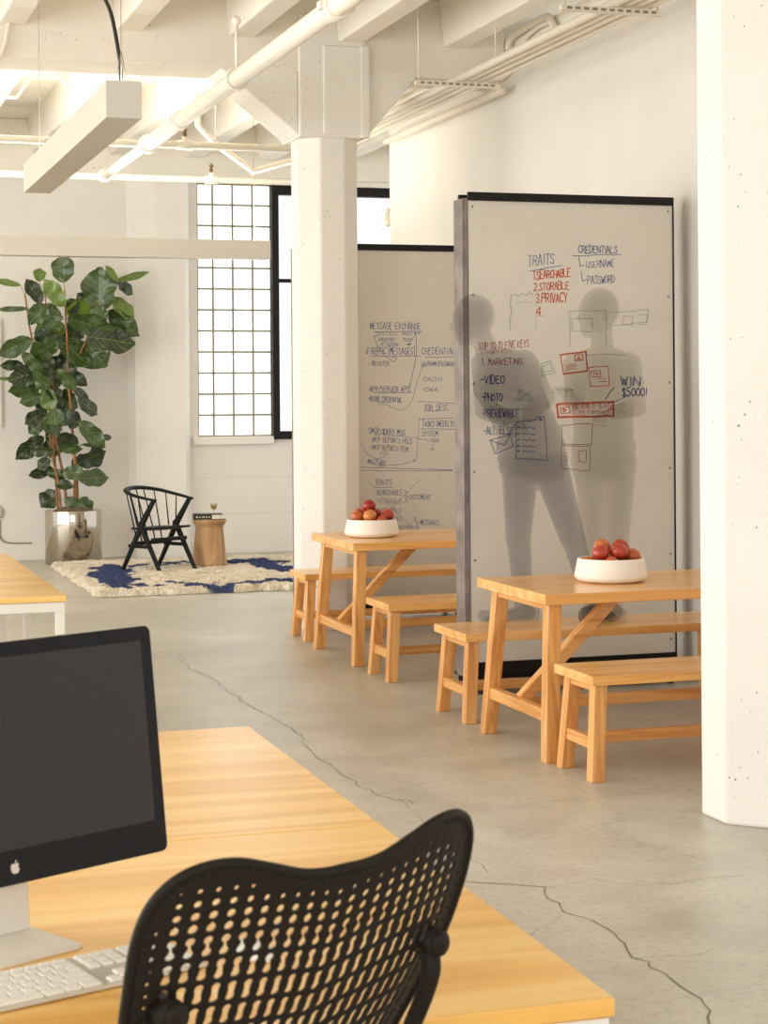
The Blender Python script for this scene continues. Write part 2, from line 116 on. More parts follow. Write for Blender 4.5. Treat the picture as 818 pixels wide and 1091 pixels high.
def pydata(name,V,Fc,mats,parent=None,smooth=True):
    me=bpy.data.meshes.new(name);me.from_pydata([tuple(v) for v in V],[],[tuple(f) for f in Fc]);me.update()
    o=bpy.data.objects.new(name,me);COL.objects.link(o)
    for m in (mats if isinstance(mats,(list,tuple)) else [mats]):me.materials.append(m)
    if parent:o.parent=parent
    if smooth:me.polygons.foreach_set('use_smooth',[True]*len(me.polygons))
    return o
def spline(pts,n=8):
    pts=[Vector(p) for p in pts];P=[pts[0]*2-pts[1]]+pts+[pts[-1]*2-pts[-2]];out=[]
    for i in range(1,len(P)-2):
        a,b,c,d=P[i-1:i+3]
        for k in range(n):
            t=k/n;out.append(.5*((2*b)+(c-a)*t+(2*a-5*b+4*c-d)*t*t+(3*b-a-3*c+d)*t**3))
    out.append(pts[-1]);return out
# ------------------------------------------------------------------ materials
MATS={}
class NT_:
    def __init__(s,name):
        s.m=bpy.data.materials.new(name);s.m.use_nodes=True;s.t=s.m.node_tree;s.t.nodes.clear()
        s.out=s.t.nodes.new('ShaderNodeOutputMaterial')
    def n(s,typ,ins={},**k):
        nd=s.t.nodes.new(typ)
        for a,b in k.items():setattr(nd,a,b)
        for a,b in ins.items():
            if isinstance(b,bpy.types.NodeSocket):s.t.links.new(b,nd.inputs[a])
            else:nd.inputs[a].default_value=b
        return nd
    def l(s,a,b):s.t.links.new(a,b)
    def coords(s,scale=(1,1,1),obj=True):
        tc=s.n('ShaderNodeTexCoord');mp=s.n('ShaderNodeMapping',{'Scale':scale})
        s.l(tc.outputs['Object'],mp.inputs['Vector']);return mp.outputs[0]
    def ramp(s,fac,stops):
        r=s.n('ShaderNodeValToRGB');s.l(fac,r.inputs[0]);e=r.color_ramp.elements
        while len(e)<len(stops):e.new(.5)
        for el,(p,c) in zip(e,stops):
            el.position=p;el.color=(*c,1) if len(c)==3 else c
        return r.outputs[0]
    def bsdf(s,col,rough=.5,metal=0,spec=.5,coat=0,normal=None,**k):
        b=s.n('ShaderNodeBsdfPrincipled')
        def put(nm,v):
            if isinstance(v,bpy.types.NodeSocket):s.l(v,b.inputs[nm])
            elif isinstance(v,tuple):b.inputs[nm].default_value=(*v,1) if len(v)==3 else v
            else:b.inputs[nm].default_value=v
        put('Base Color',col);put('Roughness',rough);put('Metallic',metal);put('Specular IOR Level',spec);put('Coat Weight',coat)
        for a,v in k.items():put(a.replace('_',' '),v)
        if normal:s.l(normal,b.inputs['Normal'])
        s.l(b.outputs[0],s.out.inputs[0]);return b
    def bump(s,h,strength=.2,dist=.01):
        return s.n('ShaderNodeBump',{'Height':h,'Strength':strength,'Distance':dist}).outputs[0]
    def noise(s,vec,scale,detail=4,rough=.5,dist=0):
        return s.n('ShaderNodeTexNoise',{'Vector':vec,'Scale':scale,'Detail':detail,'Roughness':rough,'Distortion':dist}).outputs[0]
def simple(name,hexc,rough=.5,metal=0,spec=.5,coat=0,bump=0,bscale=60,var=.0):
    if name in MATS:return MATS[name]
    t=NT_(name);c=hx(hexc);v=t.coords()
    col=c;nrm=None
    nz=t.noise(v,bscale,3)
    if var:
        col=t.ramp(t.noise(v,bscale*.2,4),[(.3,tuple(x*(1-var) for x in c)),(.7,tuple(min(1,x*(1+var)) for x in c))])
    if bump:nrm=t.bump(nz,bump,.004)
    t.bsdf(col,rough,metal,spec,coat,nrm)
    MATS[name]=t.m;return t.m
def wood(name,axis,c0,c1,c2,rough=.35,coat=.15,sc=1.0):
    key=name+axis
    if key in MATS:return MATS[key]
    t=NT_(key);i='xyz'.index(axis)
    s=[16*sc]*3;s[i]=1.1*sc;v=t.coords(tuple(s))
    oi=t.n('ShaderNodeObjectInfo')
    off=t.n('ShaderNodeVectorMath',{1:(7.3,3.1,5.7)},operation='SCALE');
    vm=t.n('ShaderNodeVectorMath',operation='SCALE');vm.inputs[0].default_value=(13.,29.,17.);t.l(oi.outputs['Random'],vm.inputs['Scale'])
    ad=t.n('ShaderNodeVectorMath',operation='ADD');t.l(v,ad.inputs[0]);t.l(vm.outputs[0],ad.inputs[1]);v=ad.outputs[0]
    n1=t.noise(v,.55,3,.5,.6)
    mul=t.n('ShaderNodeMath',{0:n1,1:9.},operation='MULTIPLY').outputs[0]
    fr=t.n('ShaderNodeMath',{0:mul,1:1.},operation='PINGPONG').outputs[0]
    s2=[160*sc]*3;s2[i]=5*sc
    n2=t.noise(t.coords(tuple(s2)),1.,3,.6)
    mix=t.n('ShaderNodeMath',{0:fr,1:.62},operation='MULTIPLY').outputs[0]
    mix2=t.n('ShaderNodeMath',{0:n2,1:.38,2:mix},operation='MULTIPLY_ADD').outputs[0]
    col=t.ramp(mix2,[(.12,hx(c0)),(.5,hx(c1)),(.92,hx(c2))])
    t.bsdf(col,rough,0,.45,coat,t.bump(n2,.06,.002),Coat_Roughness=.2)
    MATS[key]=t.m;return t.m
def fir(a):return wood('fir',a,'#EDB571','#E2A45C','#C98342',.38,.2)
def plaster(name,c,bump=.25,pits=False,rough=.75):
    if name in MATS:return MATS[name]
    t=NT_(name);v=t.coords();c=hx(c)
    n=t.noise(v,2.2,5,.55);f=t.noise(v,38,5,.6)
    col=t.ramp(n,[(.3,tuple(x*.955 for x in c)),(.7,c)])
    h=f
    if pits:
        vo=t.n('ShaderNodeTexVoronoi',{'Vector':v,'Scale':24.,'Randomness':1.});d=t.n('ShaderNodeMath',{0:f,1:.12,2:vo.outputs['Distance']},operation='MULTIPLY_ADD').outputs[0]
        nn=t.noise(v,5.,2)
        th=t.n('ShaderNodeMath',{0:nn,1:.27},operation='MULTIPLY').outputs[0]
        lt=t.n('ShaderNodeMath',{0:d,1:th},operation='LESS_THAN').outputs[0]
        nn2=t.n('ShaderNodeMath',{0:t.noise(v,1.7,2),1:.47},operation='GREATER_THAN').outputs[0]
        lt=t.n('ShaderNodeMath',{0:lt,1:nn2},operation='MULTIPLY').outputs[0]
        mx=t.n('ShaderNodeMixRGB',{'Fac':lt,'Color1':col,'Color2':(*[x*.45 for x in c],1)});col=mx.outputs[0]
        h=t.n('ShaderNodeMath',{0:lt,1:-2.5,2:f},operation='MULTIPLY_ADD').outputs[0]
    t.bsdf(col,rough,0,.3,0,t.bump(h,bump,.006))
    MATS[name]=t.m;return t.m
def floor_mat():
    t=NT_('polished concrete');v=t.coords()
    a=t.noise(v,.55,6,.6,.3);b=t.noise(v,3.2,6,.65);c=t.noise(v,40,4,.6)
    s=t.n('ShaderNodeMath',{0:a,1:.6},operation='MULTIPLY').outputs[0]
    s=t.n('ShaderNodeMath',{0:b,1:.4,2:s},operation='MULTIPLY_ADD').outputs[0]
    col=t.ramp(s,[(.34,hx('#ABA596')),(.5,hx('#C4BEB0')),(.64,hx('#D8D3C6'))])
    sp=t.ramp(c,[(.35,(.86,.86,.86)),(.5,(1,1,1))])
    col=t.n('ShaderNodeMixRGB',{'Fac':1.,'Color1':col,'Color2':sp},blend_type='MULTIPLY').outputs[0]
    # hairline cracking
    dv=t.n('ShaderNodeVectorMath',operation='ADD');nz=t.n('ShaderNodeTexNoise',{'Vector':v,'Scale':1.8,'Detail':4.});t.l(v,dv.inputs[0])
    sc=t.n('ShaderNodeVectorMath',operation='SCALE');t.l(nz.outputs['Color'],sc.inputs[0]);sc.inputs['Scale'].default_value=.7;t.l(sc.outputs[0],dv.inputs[1])
    vo=t.n('ShaderNodeTexVoronoi',{'Vector':dv.outputs[0],'Scale':.55},feature='DISTANCE_TO_EDGE')
    cr=t.ramp(vo.outputs['Distance'],[(.0,(.80,.78,.74)),(.006,(1,1,1))])
    col=t.n('ShaderNodeMixRGB',{'Fac':.6,'Color1':col,'Color2':cr},blend_type='MULTIPLY').outputs[0]
    ro=t.ramp(b,[(.3,(.30,.30,.30)),(.7,(.46,.46,.46))])
    t.bsdf(col,ro,0,.5,0,t.bump(b,.04,.01));return t.m
def ghost(name,hexc,a):
    t=NT_(name);d=t.n('ShaderNodeBsdfDiffuse',{'Color':(*hx(hexc),1)});tr=t.n('ShaderNodeBsdfTransparent')
    v=t.coords();f=t.ramp(t.noise(v,3.,2),[(.3,(a*.85,)*3),(.7,(a*1.1,)*3)])
    m=t.n('ShaderNodeMixShader',{0:f,1:tr.outputs[0],2:d.outputs[0]});t.l(m.outputs[0],t.out.inputs[0]);return t.m
def emis(name,col,st):
    t=NT_(name);e=t.n('ShaderNodeEmission',{'Color':(*col,1),'Strength':st});t.l(e.outputs[0],t.out.inputs[0]);return t.m
WALL=plaster('white painted plaster','#E6E1D9',.08)
CONC=plaster('white painted concrete','#ECE8E0',.35,True)
CEIL=plaster('cream painted concrete','#ECE6D9',.3,True)
FLOOR=floor_mat()
BLACK=simple('black steel','#191614',.55,0,.25)
STEEL=simple('raw steel','#8E837D',.5,.4,bump=.2,bscale=30,var=.35)
PIPE=simple('white enamel','#EEE8DA',.4)
PIPEG=simple('cream conduit paint','#E4DCCB',.5)
WHITE=simple('white powder coat','#F0ECE2',.4)
# ------------------------------------------------------------------ structure
def struct(o):return tag(o,kind='structure')
m=MB();m.box(-6,8,-3.5,19.4,-.1,0);floor=struct(m.build('floor',FLOOR))
# cracks in the slab
m=MB()
for pts,w in CRACKS:
    P=[Vector((p[0],p[1],0)) for p in pts];Q=[]
    for a,b in zip(P,P[1:]):
        L=(b-a).length;n=max(2,int(L/.05));pr=Vector((-(b-a).y,(b-a).x,0)).normalized()
        for k in range(n):Q.append(a.lerp(b,k/n)+pr*random.gauss(0,.010))
    Q.append(P[-1]);prev=None
    for i,p in enumerate(Q):
        d=(Q[min(i+1,len(Q)-1)]-Q[max(i-1,0)]).normalized();pr=Vector((-d.y,d.x,0));ww=.0022*w*random.uniform(.4,1.3)
        cur=(m.bm.verts.new(p+pr*ww+Vector((0,0,.0012))),m.bm.verts.new(p-pr*ww+Vector((0,0,.0012))))
        if prev:m.bm.faces.new((prev[0],cur[0],cur[1],prev[1]))
        prev=cur
m.build('crack',simple('crack shadow','#8A806D',.9),floor)
# right-hand wall
m=MB();m.box(4.90,5.10,5.2,15.22,0,3.97);struct(m.build('wall_right',WALL))
m=MB();m.box(4.912,5.10,5.2,15.22,3.97,4.2);struct(m.build('trim_1',CEIL))
# far wall with two openings
BY=19.2
m=MB()
m.box(-6,4.05,BY,BY+.3,0,4.45);m.box(4.05,8,BY,BY+.3,0,1.2);m.box(4.05,8,BY,BY+.3,3.92,4.45);m.box(6.9,8,BY,BY+.3,1.2,3.92)
struct(m.build('wall_back',WALL))
m=MB();m.prism([(3.30,BY+.02),(3.36,BY-.16),(3.58,BY-.20),(3.88,BY-.20),(3.95,BY-.05),(3.96,BY+.02)],0,3.92);struct(m.build('wall_back_pier',CONC))
m=MB();m.box(-6,3.33,BY-.014,BY+.01,0,.17);m.box(3.95,8,BY-.014,BY+.01,0,.17);struct(m.build('baseboard_back',WALL,bevel=.006))
m=MB();m.box(3.99,4.86,BY-.05,BY+.1,1.15,1.235);struct(m.build('trim_2',CONC,bevel=.01))
m=MB()
for z in (.42,.80):m.box(3.97,5.2,BY-.004,BY+.01,z,z+.006)
struct(m.build('trim_3',simple('wall joint','#D8D0C0',.8)))
# wired glass window
wf=empty('window_1');tag(wf,kind='structure')
m=MB();xs=[4.06+.001];pit=.215
gx=[4.055,4.222,4.437,4.652,4.85];gz=[1.24+.222*k for k in range(13)];gz[-1]=3.90
for x in gx:m.box(x-.010,x+.010,BY+.02,BY+.05,1.235,3.92)
for z in gz:m.box(4.05,4.85,BY+.022,BY+.048,z-.010,z+.010)
m.build('glazing_bars',simple('olive grey bars','#8C8668',.6),wf)
def frost():
    t=NT_('self-lit frosted glass');v=t.coords((1,1,1))
    tl=t.n('ShaderNodeBsdfTranslucent',{'Color':(.9,.93,.95,1)})
    # softly mottled cast glass, with a daylight glow added as emission
    f=t.ramp(t.noise(v,2.6,2),[(.3,(.86,.89,.92)),(.65,(1,1,1))])
    e=t.n('ShaderNodeEmission',{'Color':f,'Strength':.62})
    a=t.n('ShaderNodeAddShader');t.l(tl.outputs[0],a.inputs[0]);t.l(e.outputs[0],a.inputs[1]);t.l(a.outputs[0],t.out.inputs[0]);return t.m
m=MB();m.box(4.05,4.85,BY+.03,BY+.04,1.235,3.92);m.build('wired_glass',frost(),wf)
wf=empty('window_2');tag(wf,kind='structure')
m=MB()
m.box(4.85,4.925,BY-.05,BY+.06,1.20,3.91);m.box(4.925,6.9,BY-.05,BY+.06,3.80,3.91);m.box(4.925,6.9,BY-.05,BY+.06,1.20,1.285)
m.box(4.925,6.9,BY-.01,BY+.05,2.868,2.908);m.box(5.45,5.51,BY-.01,BY+.05,1.285,3.8);m.box(6.83,6.9,BY-.05,BY+.06,1.2,3.91)
m.build('steel_frame',BLACK,wf,bevel=.004)
def glassm():
    t=NT_('clear window glass');g=t.n('ShaderNodeBsdfGlossy',{'Roughness':.02});tr=t.n('ShaderNodeBsdfTransparent')
    m_=t.n('ShaderNodeMixShader',{0:.06,1:tr.outputs[0],2:g.outputs[0]});t.l(m_.outputs[0],t.out.inputs[0]);return t.m
m=MB();m.box(4.925,6.83,BY+.02,BY+.026,1.285,3.80);m.build('glass',glassm(),wf)
# columns
def octa(x0,x1,y0,y1,c):
    return [(x0+c,y0),(x1-c,y0),(x1,y0+c),(x1,y1-c),(x1-c,y1),(x0+c,y1),(x0,y1-c),(x0,y0+c)]
CY=12.5
def column(name,x0,x1,y0,y1,c,cap):
    m=MB();m.prism(octa(x0,x1,y0,y1,c),0,3.46 if cap else 4.2)
    if cap:
        xm0,xm1=x0-.025,x1+.03
        m.box(xm0,xm1,y0-.03,y1+.03,3.45,4.3)
        m.box(xm0+.17,xm1-.0,y0-.045,y0,3.47,4.09)
        m.box(xm1-.055,xm1+.015,y0-.05,y0+.02,3.45,4.1)
        m.prism([(xm0,3.46),(xm0,4.0),(xm0-.55,4.0),(xm0-.55,3.90)],y0+.0,y1,'y')
        m.prism([(xm1,3.46),(xm1,4.0),(xm1+.38,4.0),(xm1+.38,3.90)],y0+.0,y1,'y')
    return struct(m.build(name,CONC,bevel=.012))
column('concrete_column',3.385,3.825,CY,CY+.44,.132,True)
column('concrete_column',3.345,3.945,6.13,6.68,.18,False)
# ceiling
m=MB();m.box(-6,8,-3.5,19.5,4.46,4.6);ce=struct(m.build('ceiling',CEIL))
for y0,y1 in ((CY-.01,CY+.45),(6.2,6.65),(18.85,19.2)):
    m=MB();m.box(-6,4.9 if y0<15 else 8,y0,y1,3.90 if y0<15 else 3.93,4.46);m.build('beam',CEIL,ce,bevel=.015)
def joist(x,y0,y1):
    m=MB();m.hexa([(x-.09,y0,4.12),(x+.09,y0,4.12),(x+.09,y1,4.12),(x-.09,y1,4.12),(x-.13,y0,4.47),(x+.13,y0,4.47),(x+.13,y1,4.47),(x-.13,y1,4.47)])
    m.build('joist',CEIL,ce,bevel=.012)
for k in range(-7,8):
    x=.62+.78*k
    if x<4.8:joist(x,-3.5,CY-.01)
    joist(x+.2,CY+.45,18.85)
# ------------------------------------------------------------------ pendants
def pendant(L,loc,rz,label,cord,UPL):
    t=empty('linear_pendant_light',loc,rz,label,'pendant light','suspended linear lights')
    a=.148;h=.155
    m=MB();m.box(0,L,0,a,0,.004);m.box(0,L,0,.003,.004,h);m.box(0,L,a-.003,a,.004,h);m.box(0,.003,.003,a-.003,.004,h);m.box(L-.003,L,.003,a-.003,.004,h)
    m.build('housing',simple('silver grey enamel','#CFC9BD',.35,.25),t)
    m=MB();m.box(.01,L-.01,.01,a-.01,h-.03,h-.02);m.build('lamp_diffuser',emis('warm uplight tube %d'%UPL,(1,.93,.81),UPL),t)
    for x in ((.06,L-.12)):
        m=MB();m.tube([(x,a/2,h-.02),(x,a/2,4.46-loc[2])],.0022,6);m.build('suspension_wire',simple('wire','#9A9486',.5,.6),t)
    if cord:
        m=MB();z=4.46-loc[2]
        m.tube(spline([(.08,.075,h-.02),(.08,.073,h+.06),(.085,.085,h+.16),(.10,.11,h+.30),(.13,.15,h+.42),(.14,.16,h+.60),(.14,.16,z)],6),.0085,8)
        m.build('power_cord',simple('black rubber','#171513',.6),t)
        m=MB()
        for s in (-1,1):m.tube([(.06,a/2+s*.03,h-.02),(.06,a/2,h+.13)],.0022,6)
        m.build('hanger_yoke',MATS['wire'],t)
    return t
pendant(2.88,(1.385,7.65,2.79),PI/2,'long silver box pendant light hung on a black cord beside the column',True,14)
pendant(2.88,(.91,15.02,2.79),0,'long pale box pendant light hung across the room above the tall plant',False,75)
# ------------------------------------------------------------------ pipes
t=empty('sprinkler_pipe',(2.62,0,3.6),0,'thick white sprinkler main pipe running under the ceiling towards the column','pipe')
m=MB();m.tube([(0,4.0,0),(0,14.25,0)],.056,20);m.tube([(0,14.2,0),(0,16.36,0)],.036,16);m.build('main_run',PIPE,t)
for y,r in ((9.0,.075),(14.2,.075),(12.95,.070),(16.33,.058)):
    m=MB();m.tube([(0,y-.05,0),(0,y-.045,0),(0,y+.045,0),(0,y+.05,0)],[r*.9,r,r,r*.9],18)
    for s in (-1,1):
        if y<14:m.box(s*r-.018,s*r+.018,y-.03,y+.03,-.022,.022)
    m.build('coupling',PIPE,t,bevel=.003)
m=MB();m.tube([(-.0,11.2,.07),(0,11.2,.36)],.012,10);m.sphere((0,11.2,.36),.03);m.tube([(0.0+.066*math.cos(a),11.2,.066*math.sin(a)) for a in [2*PI*k/20 for k in range(21)]],.008,8);m.build('hanger',PIPE,t)
def branch(name,y,x0,x1,z,heads,label):
    t=empty(name,(0,y,z),0,label,'pipe','sprinkler branch pipes')
    m=MB();m.tube([(x0,0,0),(x1,0,0)],.030,14);m.build('run',PIPE,t)
    for x in heads:
        m=MB();m.tube([(x-.06,0,0),(x+.06,0,0)],.040,14);m.tube([(x,0,.03),(x,0,.065)],.022,10);m.build('tee',PIPE,t)
        m=MB();m.lathe([(.0,.06),(.016,.06),(.016,.10),(.010,.105),(.022,.125),(.022,.132),(.007,.135),(.007,.150),(.0,.15)],12,(x,0,0));m.build('sprinkler_head',simple('aged brass','#6E5A38',.4,.8),t)
    for x in (x0+1.,x1-.8):
        m=MB();m.tube([(x,0,0),(x,0,4.46-z)],.006,6);m.build('hanger_rod',PIPE,t)
branch('sprinkler_branch_pipe',14.42,-4,4.0,3.63,(2.95,),'slim white sprinkler pipe crossing the room in front of the other crossing pipe')
branch('sprinkler_branch_pipe',16.38,-4,7.5,3.60,(3.59,),'slim white sprinkler pipe crossing the room closest to the windows')
# conduit along the right wall
for k in range(4):
    x=4.275+.075*k
    m=MB();m.tube([(x,3.5,3.768),(x,16.4,3.768)],(.026,.020,.018,.018)[k],12)
    o=m.build('electrical_conduit',PIPEG);tag(o,('thick cream conduit outermost from the wall in the hung bundle','cream conduit second from outside in the hung bundle','cream conduit second from the wall in the hung bundle','slim cream conduit closest to the wall in the hung bundle')[k],'conduit','cream conduits along the wall')
for y,lab in ((11.73,'perforated cream channel hanger under the beam, carrying the conduits'),(9.27,'perforated cream channel hanger at the top edge above the tall whiteboard')):
    t=empty('trapeze_hanger',(0,y,3.71),0,lab,'hanger','conduit hangers')
    m=MB();m.box(3.96,4.56,-.02,.02,0,.03);m.build('channel',PIPEG,t)
    m=MB()
    for k in range(11):m.box(3.99+.05*k,4.02+.05*k,-.0212,-.019,.008,.022)
    m.build('slots',simple('slot shadow','#8A8272',.8),t)
    for x in (3.985,4.535):
        m=MB();m.tube([(x,0,0),(x,0,.75)],.006,6);m.build('threaded_rod',PIPEG,t)
m=MB();m.tube(spline(BC1,4),.026,10);m.tube(spline(BC2,4),.016,8)
tag(m.build('bent_conduit',PIPEG),'bent cream conduit looping down behind the hung conduit bundle','conduit')
m=MB();m.tube([(4.80,12.3,3.80),(4.80,13.6,3.80),(4.80,15.0,3.80)],.03,10);m.sphere((4.80,12.3,3.80),.035)
tag(m.build('wall_conduit',PIPEG),'short cream pipe fixed along the wall top beyond the column','conduit')
# zig-zag conduits under the joists of the far bay
def zig(y,x0,x1,lab):
    pts=[];x=x0
    for k in range(-7,8):
        xj=.82+.78*k
        pts+=[(xj-.27,y,4.28),(xj-.15,y,4.10),(xj+.15,y,4.10),(xj+.27,y,4.28)]
    m=MB();m.tube(pts,.013,8);tag(m.build('ceiling_conduit',PIPEG),lab,'conduit','thin conduits stepping over the joists')
zig(15.35,0,0,'thin cream conduit stepping over the far joists, seen under the beam')
m=MB();m.tube([(3.12,14.9,4.46),(3.16,14.9,3.86),(3.3,14.9,3.72),(3.62,14.9,3.50),(3.95,14.9,3.60),(4.5,14.9,3.74),(4.6,14.9,3.9),(4.62,14.9,4.46)],.026,10);tag(m.build('drop_conduit',PIPEG),'white conduit dipping below the far joists beside the column','conduit')
m=MB();m.tube([(1.9,12.46,4.2),(1.86,12.44,4.12),(1.74,12.44,4.05),(1.70,12.44,3.96),(1.62,12.44,3.88)],.02,8)
m.bm.free()
m=MB();m.tube(spline([(1.489, 12.45, 4.356),(1.476, 12.45, 4.268),(1.389, 12.45, 4.152),(1.364, 12.45, 4.076),(1.351, 12.45, 3.988),(1.302, 12.45, 3.874)],6),.016,8);tag(m.build('hanging_conduit',PIPEG),'bent cream pipe on the ceiling beam left of the silver pendant light','conduit')
# ------------------------------------------------------------------ furniture: tables & benches
def rots(o):return o
def trestle(name,L,W_,H,top,leg,ins,splx,sply,sh,brace,loc,label,cat,group):
    t=empty(name,loc,0,label,cat,group)      # origin: left end, centre of width, floor
    m=MB();m.box(0,L,-W_/2,W_/2,H-top,H)
    m.build('tabletop' if brace else 'seat',wood('fir top','x','#F8C880','#EFB466','#DA994F',.3,.35,.6),t,bevel=.004)
    zt=H-top
    for ex in (0,1):
        sx=1 if ex==0 else -1;xt=(ins+splx) if ex==0 else L-ins-splx;xb=ins if ex==0 else L-ins
        for sy in (-1,1):
            m=MB();m.leg((xb,sy*(W_/2-leg/2-.012),0),(xt,sy*(W_/2-leg/2-.012-sply),zt),leg,leg);m.build('leg',fir('z'),t,bevel=.004)
        xs=xb+(xt-xb)*sh/zt
        yy=W_/2-leg-.012-sply*sh/zt
        m=MB();m.box(xs-leg*.32,xs+leg*.32,-yy-.02,yy+.02,sh-leg*.42,sh+leg*.42);m.build('end_stretcher',fir('y'),t,bevel=.003)
        m=MB();m.box(xt-leg*.4,xt+leg*.4,-W_/2+.02+sply,W_/2-.02-sply,zt-.035,zt-.0005);m.build('cleat',fir('y'),t,bevel=.003)
        if brace:
            m=MB();m.bar((xs+sx*.01,0,sh+.02),(xs+sx*.50,0,zt-.004),.06,.055,(0,1,0));m.build('brace',fir('x'),t,bevel=.003)
    x0=ins+splx*sh/zt
    m=MB();m.box(x0+leg*.3,L-x0-leg*.3,-.02,.02,sh-leg*.40,sh+leg*.40);m.build('long_stretcher',fir('x'),t,bevel=.003)
    return t
LT=1.58
trestle('trestle_table',LT,.86,.75,.048,.066,.035,.045,.067,.20,True,(3.155,8.035,0),'honey wood trestle table with a fruit bowl in front of the tall ghosted whiteboard','table','trestle tables')
trestle('trestle_table',LT,.95,.75,.048,.066,.035,.045,.067,.20,True,(3.21,11.22,0),'honey wood trestle table with a fruit bowl beside the concrete column','table','trestle tables')
def bench(x,y,w,lab):return trestle('bench',LT,w,.45,.042,.060,.03,.030,.03,.155,False,(x,y,0),lab,'bench','honey wood benches')
bench(3.18,7.365,.41,'honey wood bench nearest the camera, running behind the white pillar')
bench(3.165,8.90,.48,'honey wood bench two blurred people stand on, before the tall whiteboard')
bench(3.215,10.29,.43,'honey wood bench on the near side of the far table')
bench(3.25,12.21,.41,'honey wood bench on the far side of the far table, against the column')
# ------------------------------------------------------------------ fruit bowls
def fruitmat():
    t=NT_('ripe nectarine skin');v=t.coords((1,1,1));oi=t.n('ShaderNodeObjectInfo')
    ad=t.n('ShaderNodeVectorMath',operation='ADD');sc=t.n('ShaderNodeVectorMath',operation='SCALE');sc.inputs[0].default_value=(9,4,7);t.l(oi.outputs['Random'],sc.inputs['Scale']);t.l(v,ad.inputs[0]);t.l(sc.outputs[0],ad.inputs[1])
    n=t.noise(ad.outputs[0],14,5,.6,.4)
    r=t.n('ShaderNodeMath',{0:oi.outputs['Random'],1:.27,2:n},operation='MULTIPLY_ADD').outputs[0]
    col=t.ramp(r,[(.40,hx('#751311')),(.55,hx('#A32019')),(.68,hx('#C04022')),(.80,hx('#E2A048'))])
    sp=t.noise(ad.outputs[0],160,1);col=t.n('ShaderNodeMixRGB',{'Fac':t.ramp(sp,[(.68,(0,0,0)),(.74,(.35,.35,.35))]),'Color1':col,'Color2':(*hx('#F0C890'),1)}).outputs[0]
    t.bsdf(col,.3,0,.5,.2);return t.m
FR=fruitmat()
def fruit_proto():
    t=empty('red_apple')
    m=MB();pr=[]
    for k in range(17):
        a=PI*k/16;r=math.sin(a)*(1+.06*math.cos(a));z=-math.cos(a)*.92
        z-=.20*math.exp(-(r/.30)**2)*(1 if z>0 else -.6);pr.append((max(r,0) if 0<k<16 else 0,z))
    m.lathe(pr,24);m.build('flesh',FR,t)
    m=MB();m.tube([(0,0,.68),(.03,0,.85),(.09,.02,1.02)],[.035,.03,.045],7);m.build('stem',simple('dry stem','#4A3520',.8),t)
    return t
FP=fruit_proto();FUSED=[False]
def bowl(loc,fruit,lab,labs,grp):
    t=empty('fruit_bowl',loc,0,lab,'bowl','white fruit bowls')
    m=MB();m.lathe([(0,.0),(.125,.0),(.158,.008),(.172,.022),(.173,.034),(.164,.072),(.157,.108),(.155,.112),(.152,.112),(.1505,.106),(.153,.072),(.156,.03),(.148,.018),(.0,.014)],56)
    o=m.build('shell',simple('matte white ceramic','#F3EBDF',.5,0,.4),t)
    m=MB();m.lathe([(.1500,.1045),(.1525,.072),(.1550,.030),(.146,.019),(0,.0165)],48);m.build('lining',simple('brown glazed inside','#8A7660',.5),t)
    B=[[x,y,z,r] for x,y,z,r,_,_ in fruit]
    for it in range(200):
        for a in range(len(B)):
            for b in range(a):
                A_,B_=Vector(B[a][:3]),Vector(B[b][:3]);d=A_-B_;L=d.length;need=(B[a][3]+B[b][3])*1.02
                if L<need:
                    d=(d/L)*(need-L)*.5
                    for c in range(3):B[a][c]+=d[c];B[b][c]-=d[c]
        for q in B:
            rr=math.hypot(q[0],q[1]);mx=.149-q[3]*1.04 if q[2]<.14 else .13
            if rr>mx:q[0]*=mx/rr;q[1]*=mx/rr
            q[2]=max(q[2],.020+q[3]*.96)
    for i,(x,y,z,r,rx,ry) in enumerate(fruit):
        x,y,z=B[i][:3]
        if not FUSED[0]:f=FP;FUSED[0]=True
        else:f=copy_tree(FP)
        f.location=(loc[0]+x,loc[1]+y,loc[2]+z);f.scale=(r,r,r);f.rotation_euler=(rx,ry,random.uniform(0,6))
        tag(f,labs[i],'fruit',grp)
# bowl-local fruit positions: x right, y away
N=[(-.070,-.050,.140,.042,.4,.2),(.008,-.070,.138,.044,.3,-.4),(-.020,.045,.162,.041,.2,.2),(.055,.020,.156,.043,-.5,.5),(.082,-.050,.122,.040,.3,.6),(-.038,-.108,.102,.034,.6,.2),(-.095,.05,.085,.038,0,0),(.03,.105,.085,.038,0,.4),(.105,.055,.085,.036,.2,0),(.0,.0,.065,.039,0,.5)]
NL_=['left dark red apple on the near bowl','yellow streaked red apple in the middle front of the near bowl','orange red apple at the back of the near bowl','tall red apple with its stem showing, back right in the near bowl','dark red apple at the right front of the near bowl','small red apple low behind the rim at the near bowl front','apple buried at the back left of the near bowl','apple buried at the back of the near bowl','apple buried at the right of the near bowl','apple buried in the middle of the near bowl']
bowl((3.675,8.05,.75),N,'white low bowl heaped with red apples on the table by the tall whiteboard',NL_,'apples in the near bowl')
F_=[(-.090,-.03,.132,.041,.4,.2),(-.038,-.078,.134,.043,.3,-.2),(-.015,.0,.192,.045,.35,.4),(.040,.03,.140,.041,.2,.2),(.088,-.045,.136,.046,-.3,.5),(.022,-.108,.112,.034,.3,.6),(-.070,.06,.142,.040,.6,.2),(.0,.10,.085,.038,0,0),(.09,.065,.09,.036,0,.4),(.0,.0,.075,.040,.2,0)]
